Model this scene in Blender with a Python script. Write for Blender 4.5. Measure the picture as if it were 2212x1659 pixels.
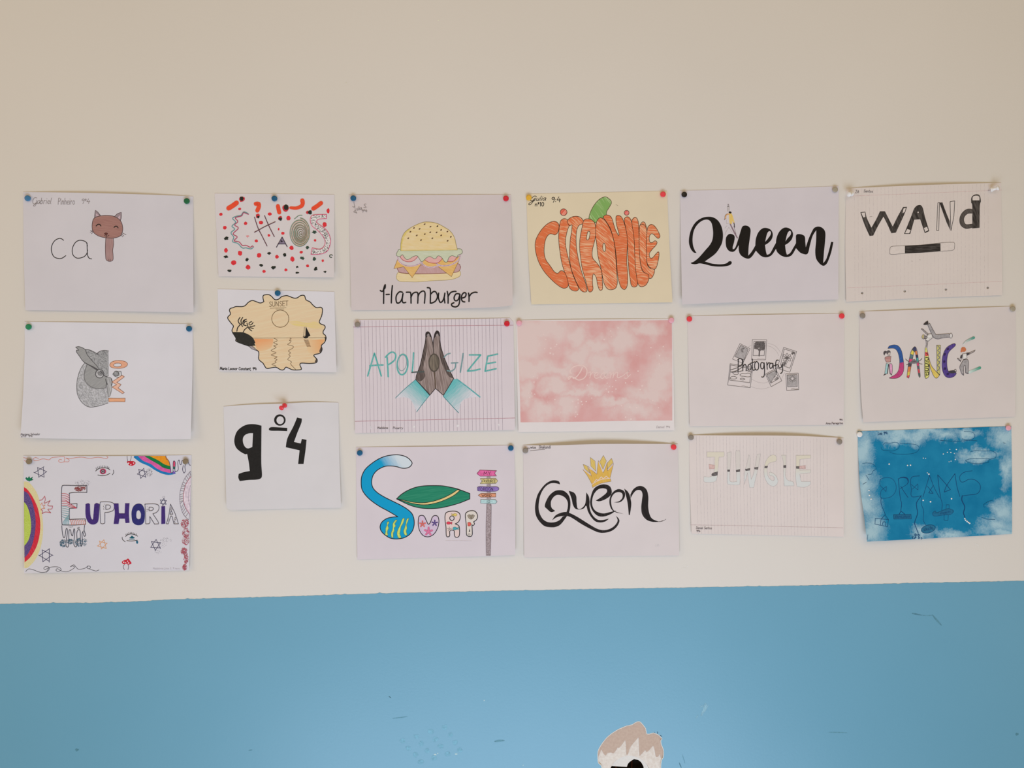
import bpy, math, random
from mathutils import Vector, Matrix, Euler
from mathutils.geometry import delaunay_2d_cdt

for _o in list(bpy.data.objects):
    bpy.data.objects.remove(_o)
SC = bpy.context.scene
COL = SC.collection
random.seed(7)

# ------------------------------------------------------------------ camera
W, H, F = 2212.0, 1659.0, 1661.0
CAM_POS = Vector((0.0, -1.45, 1.66))
CAM_ROT = Euler((math.radians(90), math.radians(-0.45), math.radians(-3.0)), 'XYZ')
CAM_M = CAM_ROT.to_matrix()
cd = bpy.data.cameras.new('camera'); cam = bpy.data.objects.new('camera', cd)
cd.sensor_width = 36.0; cd.lens = F / W * 36.0; cd.clip_start = 0.05
cam.location = CAM_POS; cam.rotation_euler = CAM_ROT
COL.objects.link(cam); SC.camera = cam

# ------------------------------------------------------------------ light
SC.view_settings.view_transform = 'Standard'
SC.view_settings.look = 'None'
SC.view_settings.gamma = 1.0
SC.view_settings.use_curve_mapping = False
SC.view_settings.exposure = 0.0
wd = bpy.data.worlds.new('room_light'); SC.world = wd; wd.use_nodes = True
wd.node_tree.nodes['Background'].inputs[0].default_value = (1.0, 0.775, 0.42, 1)
wd.node_tree.nodes['Background'].inputs[1].default_value = 0.42

def area(name, loc, target, sx, sy, power, col):
    l = bpy.data.lights.new(name, 'AREA'); l.shape = 'RECTANGLE'
    l.size = sx; l.size_y = sy; l.energy = power; l.color = col
    o = bpy.data.objects.new(name, l); COL.objects.link(o)
    o.location = loc
    o.rotation_euler = (Vector(target) - Vector(loc)).to_track_quat('-Z', 'Y').to_euler()
    return o
# daylight thrown up from the sunlit floor behind the photographer, warm light of the room from above
area('sunlit_floor_light', (0.22, -1.65, 0.04), (0.22, -1.65, 3.0), 2.0, 1.2, 61, (0.56, 0.69, 0.89))
area('ceiling_light', (0.25, -2.3, 2.75), (0.1, 0, 1.5), 1.6, 1.0, 7, (1.0, 0.84, 0.78))
area('left_window_light', (-2.7, -1.7, 1.9), (0.0, 0, 1.6), 0.9, 1.3, 8, (1.0, 0.88, 0.80))

# ------------------------------------------------------------------ colour helpers
K = 1.36
def lin(c):
    c = c / 255.0
    return c / 12.92 if c <= 0.04045 else ((c + 0.055) / 1.055) ** 2.4
COMP = [1.0, 1.0, 1.0]
MATS = {}
def lit(*c):
    """colour of the light at the place being built, so that colours read from the photograph become paint colours"""
    COMP[:] = c; MATS.clear()
def alb(rgb):
    return tuple(min(0.93, lin(v) * K * c) for v, c in zip(rgb, COMP)) + (1.0,)
def _base(name, rough=0.7, spec=0.15):
    m = bpy.data.materials.new(name); m.use_nodes = True
    nt = m.node_tree; b = nt.nodes['Principled BSDF']
    b.inputs['Roughness'].default_value = rough
    b.inputs['Specular IOR Level'].default_value = spec
    return m, nt, b
def _coords(nt, angle=0.0, scale=(1, 1, 1)):
    tc = nt.nodes.new('ShaderNodeTexCoord')
    m1 = nt.nodes.new('ShaderNodeMapping'); m1.inputs['Rotation'].default_value = (0, math.radians(-angle), 0)
    m2 = nt.nodes.new('ShaderNodeMapping'); m2.inputs['Scale'].default_value = scale
    nt.links.new(tc.outputs['Object'], m1.inputs['Vector'])
    nt.links.new(m1.outputs['Vector'], m2.inputs['Vector'])
    return m2.outputs['Vector']
def _noise(nt, vec, scale, detail=3.0, rough=0.55):
    n = nt.nodes.new('ShaderNodeTexNoise')
    n.inputs['Scale'].default_value = scale; n.inputs['Detail'].default_value = detail
    n.inputs['Roughness'].default_value = rough
    nt.links.new(vec, n.inputs['Vector']); return n.outputs['Fac']
def _ramp(nt, fac, stops):
    r = nt.nodes.new('ShaderNodeValToRGB'); e = r.color_ramp.elements
    while len(e) < len(stops): e.new(0.5)
    for i, (p, c) in enumerate(stops):
        e[i].position = p; e[i].color = c
    nt.links.new(fac, r.inputs[0]); return r.outputs[0]
def dk(rgb, f): return tuple(max(0, min(255, v * f)) for v in rgb)
def mixc(a, b, t): return tuple(x * (1 - t) + y * t for x, y in zip(a, b))

def ink(rgb, rough=0.6, var=0.08):
    """felt pen, paint or print of one colour with a faint unevenness"""
    key = ('ink', rgb, rough, var)
    if key in MATS: return MATS[key]
    m, nt, b = _base('ink', rough)
    f = _noise(nt, _coords(nt), 260.0)
    nt.links.new(_ramp(nt, f, [(0.3, alb(dk(rgb, 1 - var))), (0.7, alb(dk(rgb, 1 + var)))]), b.inputs['Base Color'])
    MATS[key] = m; return m
def pencil(c1, c2, angle=0, lo=0.4, hi=0.62, s=900.0, stretch=0.06):
    """coloured pencil hatched in one direction: c1 the pigment, c2 where paper shows"""
    key = ('pen', c1, c2, angle, lo, hi, s, stretch)
    if key in MATS: return MATS[key]
    m, nt, b = _base('coloured_pencil', 0.75)
    f = _noise(nt, _coords(nt, angle, (stretch, 1, 1)), s, 2.0)
    nt.links.new(_ramp(nt, f, [(lo, alb(c1)), (hi, alb(c2))]), b.inputs['Base Color'])
    MATS[key] = m; return m
def speck(c1, c2, s=700.0, lo=0.45, hi=0.55):
    """grainy stipple of two colours"""
    return pencil(c1, c2, 0, lo, hi, s, 1.0)
def plain(name, rgb, rough=0.5, spec=0.3, metal=0.0):
    key = ('plain', rgb, rough, metal)
    if key in MATS: return MATS[key]
    m, nt, b = _base(name, rough, spec); b.inputs['Metallic'].default_value = metal
    f = _noise(nt, _coords(nt), 500.0)
    nt.links.new(_ramp(nt, f, [(0.2, alb(dk(rgb, .96))), (0.8, alb(dk(rgb, 1.04)))]), b.inputs['Base Color'])
    MATS[key] = m; return m
def paper_mat(rgb):
    key = ('paper', rgb)
    if key in MATS: return MATS[key]
    m, nt, b = _base('paper', 0.85, 0.1)
    v = _coords(nt); f = _noise(nt, v, 9.0, 3.0)
    nt.links.new(_ramp(nt, f, [(0.3, alb(dk(rgb, .985))), (0.7, alb(dk(rgb, 1.012)))]), b.inputs['Base Color'])
    bp = nt.nodes.new('ShaderNodeBump'); bp.inputs['Strength'].default_value = 0.05; bp.inputs['Distance'].default_value = 0.002
    nt.links.new(_noise(nt, v, 25.0, 4.0), bp.inputs['Height']); nt.links.new(bp.outputs[0], b.inputs['Normal'])
    MATS[key] = m; return m

# ------------------------------------------------------------------ pixels to places
def ray(px, py):
    return (CAM_M @ Vector(((px - W / 2) / F, -(py - H / 2) / F, -1.0)))
def on_plane(px, py, d=0.0):
    """point of the vertical plane standing d metres in front of the wall"""
    r = ray(px, py); t = (-d - CAM_POS.y) / r.y
    return CAM_POS + r * t

def parse(s):
    """'x,y x,y! | x,y ...' : polylines, '!' marks a sharp corner"""
    out = []
    for part in s.split('|'):
        pl = []
        for tok in part.split():
            c = tok.endswith('!')
            x, y = tok.rstrip('!').split(',')
            pl.append((float(x), float(y), c))
        if pl: out.append(pl)
    return out
def crom(p0, p1, p2, p3, t):
    t2, t3 = t * t, t * t * t
    return tuple(0.5 * ((2 * b) + (-a + c) * t + (2 * a - 5 * b + 4 * c - d) * t2 + (-a + 3 * b - 3 * c + d) * t3)
                 for a, b, c, d in zip(p0, p1, p2, p3))
def smooth(pl, closed, step):
    """curve through the points (corners kept), resampled to about `step`"""
    n = len(pl); out = []
    segs = n if closed else n - 1
    for i in range(segs):
        p1 = pl[i]; p2 = pl[(i + 1) % n]
        p0 = pl[(i - 1) % n] if (closed or i > 0) else p1
        p3 = pl[(i + 2) % n] if (closed or i + 2 < n) else p2
        if p1[2]: p0 = p1
        if p2[2]: p3 = p2
        L = math.hypot(p2[0] - p1[0], p2[1] - p1[1])
        k = max(1, min(40, int(math.ceil(L / step))))
        for j in range(k):
            if p1[2] and p2[2]:
                t = j / k; out.append((p1[0] + (p2[0] - p1[0]) * t, p1[1] + (p2[1] - p1[1]) * t))
            else:
                out.append(crom(p0[:2], p1[:2], p2[:2], p3[:2], j / k))
    if not closed: out.append(pl[-1][:2])
    return out
def dense(pts, step):
    out = []
    for a, b in zip(pts[:-1], pts[1:]):
        k = max(1, int(math.hypot(b[0] - a[0], b[1] - a[1]) / step))
        out += [(a[0] + (b[0] - a[0]) * j / k, a[1] + (b[1] - a[1]) * j / k) for j in range(k)]
    return out + [tuple(pts[-1])]
def inside(x, y, loops):
    r = False
    for lp in loops:
        j = len(lp) - 1
        for i in range(len(lp)):
            xi, yi = lp[i]; xj, yj = lp[j]
            if (yi > y) != (yj > y) and x < (xj - xi) * (y - yi) / (yj - yi) + xi: r = not r
            j = i
    return r
def triangulate(loops, grid, sliver=0.0):
    """fill loops (even-odd) with triangles, a grid of points inside"""
    vs = []; es = []
    for lp in loops:
        b = len(vs); n = len(lp)
        vs += [Vector(q) for q in lp]
        es += [(b + i, b + (i + 1) % n) for i in range(n)]
    xs = [v.x for v in vs]; ys = [v.y for v in vs]
    if grid:
        x = math.floor(min(xs) / grid) * grid + grid * .5
        while x < max(xs):
            y = math.floor(min(ys) / grid) * grid + grid * .5
            while y < max(ys):
                if inside(x, y, loops) and all((v.x - x) ** 2 + (v.y - y) ** 2 > (grid * .35) ** 2 for v in vs):
                    vs.append(Vector((x, y)))
                y += grid
            x += grid
    ov, oe, of, *_ = delaunay_2d_cdt(vs, es, [], 0, 1e-5)
    tris = []
    for f in of:
        if len(f) != 3: continue
        a, b, c = (ov[i] for i in f)
        if abs((b.x - a.x) * (c.y - a.y) - (b.y - a.y) * (c.x - a.x)) < sliver: continue
        cx, cy = (a.x + b.x + c.x) / 3, (a.y + b.y + c.y) / 3
        if inside(cx, cy, loops): tris.append(tuple(f))
    return [(v.x, v.y) for v in ov], tris
def strip(pts, w, closed, vs, fs, caps=True, h0=0.0):
    """simple robust strip: one quad per piece, a small disc at each sharp turn and end"""
    if closed: pts = list(pts) + [pts[0]]
    n = len(pts)
    if n < 2: return
    wf = w if callable(w) else (lambda t: w)
    def disc(p, r):
        if not caps: return
        b = len(vs)
        for k in range(8):
            vs.append((p[0] + r * math.cos(k * math.pi / 4), p[1] + r * math.sin(k * math.pi / 4), h0 + 1.5e-6))
        fs.append(tuple(range(b, b + 8)))
    nor = []
    for i in range(n - 1):
        a, b = pts[i], pts[i + 1]
        L = math.hypot(b[0] - a[0], b[1] - a[1]) or 1e-9
        nor.append((-(b[1] - a[1]) / L, (b[0] - a[0]) / L))
    def joint(i):                      # (normal for incoming, normal for outgoing)
        if i == 0 or i == n - 1:
            if closed: na, nb = nor[-1], nor[0]
            else: return (nor[0],) * 2 if i == 0 else (nor[-1],) * 2
        else: na, nb = nor[i - 1], nor[i]
        d = na[0] * nb[0] + na[1] * nb[1]
        if d < 0.5: return na, nb
        m = ((na[0] + nb[0]) / (1 + d), (na[1] + nb[1]) / (1 + d))
        return m, m
    for i in range(n):
        h = wf(i / (n - 1)) / 2
        na, nb = joint(i)
        if na is not nb or (not closed and i in (0, n - 1)): disc(pts[i], h)
        if i == n - 1: break
        h2 = wf((i + 1) / (n - 1)) / 2
        m0 = nb; m1 = joint(i + 1)[0]
        a, b = pts[i], pts[i + 1]; k = len(vs)
        vs += [(a[0] + m0[0] * h, a[1] + m0[1] * h, h0), (a[0] - m0[0] * h, a[1] - m0[1] * h, h0),
               (b[0] - m1[0] * h2, b[1] - m1[1] * h2, h0), (b[0] + m1[0] * h2, b[1] + m1[1] * h2, h0)]
        fs.append((k, k + 1, k + 2, k + 3))

def mesh_obj(name, verts, faces, mat, parent=None, shade=False):
    me = bpy.data.meshes.new(name)
    me.from_pydata([tuple(v) for v in verts], [], faces); me.update()
    if shade:
        for p in me.polygons: p.use_smooth = True
    o = bpy.data.objects.new(name, me); COL.objects.link(o)
    if mat: me.materials.append(mat)
    if parent: o.parent = parent
    return o

# ------------------------------------------------------------------ one-line handwriting
GL = {
'a':(6,"5,5 3,6 1,4.5 .5,2 2,0 4,1.5 5,5! 5,1 6,0"),'b':(5.5,"1,10! 1,0! 3,.2 4.5,2 4,5 2.5,6 1,4"),'c':(5.5,"4.5,5 3,6 1,4 1,1.5 2.5,0 4.5,1"),
'd':(6.5,"5,10! 5,1! 3,0 1,1.5 1,4.5 3,6 5,4"),'e':(5.8,"1,3! 4.5,3.5 4,5.5 2.5,6 1,4 1,1.5 3,0 4.8,1"),
'f':(4,"4,9.5 2.5,10 1.8,8 1.8,0!|.3,6! 3.6,6!"),
'g':(5.5,"4.5,5 3,6 1,4.5 1,2 3,1 4.5,4! 4.5,-2 3,-3.5 1,-2.5"),'h':(6,"1,10! 1,0!|1,4 3,6 4.5,4.5 4.5,0!"),'i':(2.6,"1,6! 1,0!|1,8.2! 1,8.7!"),
'k':(5.5,"1,10! 1,0!|4.5,6! 1,3! 4.8,0!"),'l':(3,"1,10! 1,1 2,0"),'m':(8.5,"1,6! 1,0!|1,4 2.5,6 4,4.5 4,0!|4,4 5.5,6 7,4.5 7,0!"),
'n':(6,"1,6! 1,0!|1,4 3,6 4.5,4.5 4.5,0!"),'o':(6,"2.8,6 1,4.5 1,1.5 2.8,0 4.6,1.5 4.6,4.5 2.8,6"),'p':(6,"1,6! 1,-3.5!|1,4.5 3,6 4.6,4.5 4.5,1.5 3,0 1,1"),
'r':(4.8,"1,6! 1,0!|1,3.5 2.5,5.8 4,5.6"),'s':(5,"4,5.3 2.5,6 1.2,4.8 2.5,3.2 4,2 3,0 1,.5"),'t':(4.5,"2,9! 2,1 3.5,0|.3,6! 3.8,6!"),
'u':(6,"1,6! 1,1.5 2.5,0 4.5,2! 4.5,6!|4.5,2! 5,0"),'v':(5.5,"1,6! 2.8,0! 4.6,6!"),'w':(7.5,"1,6! 2.2,0! 3.6,5! 5,0! 6.4,6!"),
'y':(5.5,"1,6! 2.8,1!|4.6,6! 2,-3.5!"),'z':(5.5,"1,6! 4.5,6! 1,0! 4.8,0!"),
'A':(7,"0,0! 3,10! 6,0!|1,3.5! 5,3.5!"),'C':(7,"6,8.5 3.5,10 1,7.5 1,2.5 3.5,0 6,1.5"),'D':(7,"1,0! 1,10! 4,9.5 6,6.5 6,3 4,.5 1,0"),
'E':(6.3,"5.5,10! 1,10! 1,0! 5.5,0!|1,5.3! 4.8,5.3!"),'F':(6,"5.5,10! 1,10! 1,0!|1,5.3! 4.8,5.3!"),'G':(7,"6,8.5 3.5,10 1,7.5 1,2.5 3.5,0 6,1.5! 6,4.5! 3.8,4.5!"),
'I':(3,"1.2,10! 1.2,0!"),'J':(5,"4,10! 4,2 2.5,-1 .5,0"),'L':(6,"1,10! 1,0! 5.3,0!"),'M':(8.5,".5,0! 1.5,10! 4,3! 6.5,10! 7.5,0!"),
'N':(7.5,"1,0! 1,10! 6,0! 6,10!"),'O':(7.5,"3.6,10 1,7.5 1,2.5 3.6,0 6.2,2.5 6.2,7.5 3.6,10"),'P':(6.3,"1,0! 1,10! 4,9.8 5.5,7.5 4,5 1,4.8"),
'R':(6.6,"1,0! 1,10! 4,9.8 5.5,7.5 4,5 1,4.8|3,5! 5.8,0!"),'S':(6.3,"5.5,8.8 3.2,10 1.2,8 3,5.5 5.3,3 3.5,0 .8,1.2"),'T':(6.5,".3,10! 6,10!|3.2,10! 3.2,0!"),
'U':(7.2,"1,10! 1,2.5 3.5,0 6,2.5 6,10!"),'V':(6.8,".5,10! 3.3,0! 6,10!"),'W':(9,".5,10! 2.4,0! 4.3,7! 6.2,0! 8.2,10!"),
'Y':(6.5,".5,10! 3.2,5! 6,10!|3.2,5! 3.2,0!"),'Z':(6.5,"1,10! 5.8,10! .8,0! 6,0!"),
'0':(6,"3,10 1,7.5 1,2.5 3,0 5,2.5 5,7.5 3,10"),'1':(4,"1,8! 2.5,10! 2.5,0!"),'4':(7,"3,10! .8,4! 6,4!|4.5,7! 4.5,0!"),
'9':(6,"5,8 3,10 1,8 2,5.8 4.5,6.5 5,9! 4.8,4 3.5,0!"),'o_':(3.4,"1.5,9.8 .6,8.4 1.5,7 2.4,8.4 1.5,9.8|.5,5.8! 2.6,5.8!"),
',':(2.5,"1,.5! .5,-1.5!"),'.':(2.5,"1,0! 1.1,.6!"),':':(2.5,"1,1! 1.1,1.6!|1,5! 1.1,5.6!"),' ':(4,""),"'":(2,"1,10! .8,8!"),
}
GL['\u00ba'] = GL['o_']; GL['\u00e9'] = (5.8, GL['e'][1] + "|2.5,7.5! 4,9!")

# ------------------------------------------------------------------ sheets of paper
CAT = 'drawing'
class Sheet:
    def __init__(s, label, outline, corners, rgb, lift=(.004, .004, .004), top=0.0, holes=None, name='paper_drawing', mat=None, base=.0007):
        s.c = corners; s.lift = lift; s.top = top; s.base = base; s.n = 0
        cx = sum(p[0] for p in corners) / 4; cy = max(p[1] for p in corners)
        s.org3 = on_plane(cx, cy); s.org3.y = 0
        e = bpy.data.objects.new(name, None); COL.objects.link(e)
        e.empty_display_size = 0.05; e.location = s.org3
        e['label'] = label; e['category'] = CAT; e['group'] = 'drawings pinned to the wall'
        s.root = e; s.x0 = s.y0 = 0.0; s.s = 1.0
        if outline is None:
            outline = ' '.join('%g,%g!' % p for p in corners)
        loops = [smooth(pl, True, 9) for pl in parse(outline)]
        for (hx, hy, r) in (holes or []):
            loops.append([(hx + r * math.cos(k * math.pi / 6), hy + r * math.sin(k * math.pi / 6)) for k in range(12)])
        v2, tris = triangulate(loops, 7.5, 0.6)
        fr = [s.at(x, y, 0) for x, y in v2]
        n = len(fr); off = Vector((0, 0.0002, 0))
        faces = []; cnt = {}; back = []
        for t in tris:
            a, b, c = (fr[i] for i in t)
            if (b - a).cross(c - a).y > 0: t = (t[0], t[2], t[1])
            faces.append(t); back.append((t[0] + n, t[2] + n, t[1] + n))
            for i in range(3): cnt[(t[i], t[(i + 1) % 3])] = 1
        rim = [(b + n * 2, a + n * 2, a + n * 3, b + n * 3) for (a, b) in cnt if (b, a) not in cnt]
        bk = [p + off for p in fr]
        o = mesh_obj('paper_sheet', fr + bk + fr + bk, faces + back + rim, mat or paper_mat(rgb), e, False)
        for p in o.data.polygons: p.use_smooth = len(p.vertices) == 3
        s.sheet = o; s.rgb = rgb
    def uv(s, px, py):
        (ax, ay), (bx, by), (cx, cy), (dx, dy) = s.c      # TL TR BR BL
        u = v = 0.5
        for _ in range(4):
            x = (ax * (1 - u) + bx * u) * (1 - v) + (dx * (1 - u) + cx * u) * v
            y = (ay * (1 - u) + by * u) * (1 - v) + (dy * (1 - u) + cy * u) * v
            xu = (bx - ax) * (1 - v) + (cx - dx) * v; yu = (by - ay) * (1 - v) + (cy - dy) * v
            xv = (dx - ax) * (1 - u) + (cx - bx) * u; yv = (dy - ay) * (1 - u) + (cy - by) * u
            det = xu * yv - xv * yu; ex, ey = px - x, py - y
            u += (ex * yv - ey * xv) / det; v += (ey * xu - ex * yu) / det
        return u, v
    def depth(s, px, py):
        u, v = s.uv(px, py); u = min(1.05, max(-.05, u)); v = min(1.05, max(0.0, v))
        l, c, r = s.lift
        q = 4 * u * (1 - u)
        bot = l * (1 - u) ** 2 + r * u ** 2 + (c * 2 - (l + r) / 2) * 2 * u * (1 - u)
        return s.base + max(0, bot) * v ** 1.6 + s.top * q * (1 - v) ** 2
    def at(s, px, py, lay, dh=0.0):
        d = s.depth(px, py) + (0.0 if lay <= 0 else 0.00003 + lay * 0.000009 + dh)
        return on_plane(px, py, d) - s.org3
    # local drawing frame
    def org(s, x0, y0, sc): s.x0, s.y0, s.s = x0, y0, sc; return s
    def _loc(s, p): return (s.x0 + p[0] / s.s, s.y0 + p[1] / s.s)
    def _put(s, name, v2, faces, mat, parent, label):
        s.n += 1
        vs = [s.at(*s._loc(p), s.n, p[2] if len(p) > 2 else 0.0) for p in v2]
        fs = []
        for f in faces:
            a, b, c = vs[f[0]], vs[f[1]], vs[f[2]]
            fs.append(tuple(reversed(f)) if (b - a).cross(c - a).y > 0 else f)
        o = mesh_obj(name, vs, fs, mat, parent or s.root)
        if label: o['label'] = label
        return o
    def fill(s, name, loops, mat, parent=None, label=None):
        lp = [smooth(pl, True, 6 * s.s / 5) for pl in parse(loops)] if isinstance(loops, str) else loops
        v, t = triangulate(lp, 7.5 * s.s)
        return s._put(name, v, t, mat, parent, label)
    def line(s, name, lines, w, mat, parent=None, closed=False, label=None):
        vs, fs = [], []
        pls = [smooth(pl, closed, 2.2 * s.s) for pl in parse(lines)] if isinstance(lines, str) else [smooth([(*p[:2], False) for p in l], closed, 2.2 * s.s) if 2 < len(l) < 7 else dense(l, 2.2 * s.s) for l in lines]
        for i, pl in enumerate(pls): strip(pl, w, closed, vs, fs, True, (i % 3) * 5e-7)
        return s._put(name, vs, fs, mat, parent, label)
    def shape(s, name, loops, mat, omat=None, w=6, label=None, parent=None):
        f = s.fill(name, loops, mat, parent, label)
        if omat: s.line('outline', loops, w, omat, f if parent is None else parent, True)
        return f
    def dots(s, name, pts, mat, parent=None, wob=.18, label=None):
        vs, fs = [], []
        for d in pts:
            x, y, rx = d[:3]; ry = d[3] if len(d) > 3 else rx; a = d[4] if len(d) > 4 else 0
            n = 6 if rx / s.s < 1.2 else 12
            b = len(vs); hh = random.random() * 4e-6
            for k in range(n):
                t = k * 2 * math.pi / n; q = 1 + random.uniform(-wob, wob)
                ex, ey = rx * q * math.cos(t), ry * q * math.sin(t)
                vs.append((x + ex * math.cos(a) - ey * math.sin(a), y + ex * math.sin(a) + ey * math.cos(a), hh))
            fs.append(tuple(range(b, b + n)))
        return s._put(name, vs, fs, mat, parent, label)
    def spray(s, name, blobs, mat, r=4, parent=None):
        """blobs: (x, y, rx, ry, count)"""
        pts = []
        for x, y, rx, ry, n in blobs:
            for _ in range(n):
                a = random.uniform(0, 6.283); q = math.sqrt(random.random())
                pts.append((x + rx * q * math.cos(a), y + ry * q * math.sin(a), r * random.uniform(.6, 1.3)))
        o = s.dots(name, pts, mat, parent, .3); o['kind'] = 'stuff'; return o
    def dashes(s, name, loops, n, ln, w, mat, parent=None, ang=None):
        """short pen strokes scattered inside a shape"""
        lp = [smooth(pl, True, 12) for pl in parse(loops)]
        xs = [p[0] for l in lp for p in l]; ys = [p[1] for l in lp for p in l]
        vs, fs = [], []; k = 0; tries = 0
        while k < n and tries < n * 30:
            tries += 1
            x, y = random.uniform(min(xs), max(xs)), random.uniform(min(ys), max(ys))
            a = random.uniform(0, 3.14) if ang is None else math.radians(ang) + random.uniform(-.5, .5)
            dx, dy = math.cos(a) * ln * random.uniform(.3, .6), math.sin(a) * ln * random.uniform(.3, .6)
            if inside(x - dx, y - dy, lp) and inside(x + dx, y + dy, lp):
                strip([(x - dx, y - dy), (x + dx, y + dy)], w, False, vs, fs, False, random.random() * 3e-6); k += 1
        o = s._put(name, vs, fs, mat, parent, None); o['kind'] = 'stuff'; return o
    def text(s, name, string, x, y, h, w, mat, width=None, slant=.12, rot=0.0, parent=None):
        pls = []; cx = 0
        for ch in string:
            gw, g = GL[ch]
            for pl in parse(g):
                pls.append(smooth([(p[0] + cx + p[1] * slant, p[1], p[2]) for p in pl], False, 1.6))
            cx += gw
        k = h / 10; kx = (width / cx) if width else k
        c, sn = math.cos(math.radians(rot)), math.sin(math.radians(rot))
        out = []
        for pl in pls:
            q = []
            for a, b in pl:
                lx, ly = a * kx, -b * k
                q.append((x + lx * c - ly * sn, y + lx * sn + ly * c))
            out.append(q)
        return s.line(name, out, w, mat, parent)
    def ell(s, x, y, rx, ry=None, n=28, a0=0, a1=360, rot=0):
        ry = rx if ry is None else ry; full = abs(a1 - a0) >= 360
        r = math.radians(rot); out = []
        for k in range(n if full else n + 1):
            t = math.radians(a0 + (a1 - a0) * k / n); ex, ey = rx * math.cos(t), ry * math.sin(t)
            out.append((x + ex * math.cos(r) - ey * math.sin(r), y + ex * math.sin(r) + ey * math.cos(r)))
        return out
    def grad(s, c1, c2, p1, p2, angle=0, grain=.12):
        """pencil or ink fading from c1 at p1 to c2 at p2 (as drawn)"""
        a = s.at(*s._loc(p1), 0); b = s.at(*s._loc(p2), 0)
        m, nt, bs = _base('faded_pencil', 0.75)
        tc = nt.nodes.new('ShaderNodeTexCoord')
        sub = nt.nodes.new('ShaderNodeVectorMath'); sub.operation = 'SUBTRACT'; sub.inputs[1].default_value = (a.x, 0, a.z)
        dot = nt.nodes.new('ShaderNodeVectorMath'); dot.operation = 'DOT_PRODUCT'
        d = Vector((b.x - a.x, 0, b.z - a.z)); dot.inputs[1].default_value = d / d.length_squared
        nt.links.new(tc.outputs['Object'], sub.inputs[0]); nt.links.new(sub.outputs[0], dot.inputs[0])
        n = _noise(nt, _coords(nt, angle, (.08, 1, 1)), 800, 2)
        ma = nt.nodes.new('ShaderNodeMath'); ma.operation = 'MULTIPLY_ADD'; ma.inputs[1].default_value = grain * 4; ma.inputs[2].default_value = -grain * 2
        nt.links.new(n, ma.inputs[0])
        ad = nt.nodes.new('ShaderNodeMath'); ad.operation = 'ADD'
        nt.links.new(dot.outputs['Value'], ad.inputs[0]); nt.links.new(ma.outputs[0], ad.inputs[1])
        nt.links.new(_ramp(nt, ad.outputs[0], [(0, alb(c1)), (1, alb(c2))]), bs.inputs['Base Color'])
        return m
def blob_mat(s, base, base2, pale, blobs, nscale, dist, soft, fine=0.0, fscale=900, warp=.03, wscale=22):
    """painted sheet: base colour with pale patches at given places (each x,y,rx,ry as drawn)"""
    m, nt, bs = _base('painted_patches', 0.8)
    tc = nt.nodes.new('ShaderNodeTexCoord')
    wn = nt.nodes.new('ShaderNodeTexNoise'); wn.inputs['Scale'].default_value = wscale; wn.inputs['Detail'].default_value = 6; wn.inputs['Roughness'].default_value = .6
    wm = nt.nodes.new('ShaderNodeVectorMath'); wm.operation = 'MULTIPLY_ADD'; wm.inputs[1].default_value = (warp * 2,) * 3
    ws = nt.nodes.new('ShaderNodeVectorMath'); ws.operation = 'SUBTRACT'; ws.inputs[1].default_value = (warp,) * 3
    nt.links.new(tc.outputs['Object'], wn.inputs['Vector']); nt.links.new(wn.outputs['Color'], wm.inputs[0])
    nt.links.new(tc.outputs['Object'], wm.inputs[2]); nt.links.new(wm.outputs[0], ws.inputs[0])
    def M(op, a, b=None):
        k = nt.nodes.new('ShaderNodeMath'); k.operation = op
        for i, v in enumerate((a, b)):
            if v is None: continue
            if isinstance(v, (int, float)): k.inputs[i].default_value = v
            else: nt.links.new(v, k.inputs[i])
        return k.outputs[0]
    acc = None
    for (x, y, rx, ry) in blobs:
        c = s.at(*s._loc((x, y)), 0); ex = s.at(*s._loc((x + rx, y)), 0); ey = s.at(*s._loc((x, y + ry)), 0)
        mp = nt.nodes.new('ShaderNodeMapping'); mp.vector_type = 'TEXTURE'
        mp.inputs['Location'].default_value = (c.x, 0, c.z)
        mp.inputs['Scale'].default_value = ((ex - c).length, 1e6, (ey - c).length)
        nt.links.new(ws.outputs[0], mp.inputs[0])
        ln = nt.nodes.new('ShaderNodeVectorMath'); ln.operation = 'LENGTH'; nt.links.new(mp.outputs[0], ln.inputs[0])
        v = M('SUBTRACT', 1.0, ln.outputs['Value'])
        acc = v if acc is None else M('MAXIMUM', acc, v)
    v = _coords(nt)
    n1 = _noise(nt, v, nscale, 5.0, .6)
    f = M('ADD', acc, M('MULTIPLY', M('SUBTRACT', n1, .5), dist))
    if fine: f = M('ADD', f, M('MULTIPLY', M('SUBTRACT', _noise(nt, v, fscale, 2.0), .5), fine))
    fac = M('DIVIDE', M('ADD', f, soft / 2), soft)
    cl = nt.nodes.new('ShaderNodeClamp'); nt.links.new(fac, cl.inputs[0])
    mx = nt.nodes.new('ShaderNodeMix'); mx.data_type = 'RGBA'
    nt.links.new(cl.outputs[0], mx.inputs['Factor'])
    n2 = _noise(nt, v, nscale * .7 + 3, 4.0)
    nt.links.new(_ramp(nt, n2, [(.35, alb(base)), (.65, alb(base2))]), mx.inputs['A'])
    mx.inputs['B'].default_value = alb(pale)
    nt.links.new(mx.outputs['Result'], bs.inputs['Base Color'])
    return m

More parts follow.
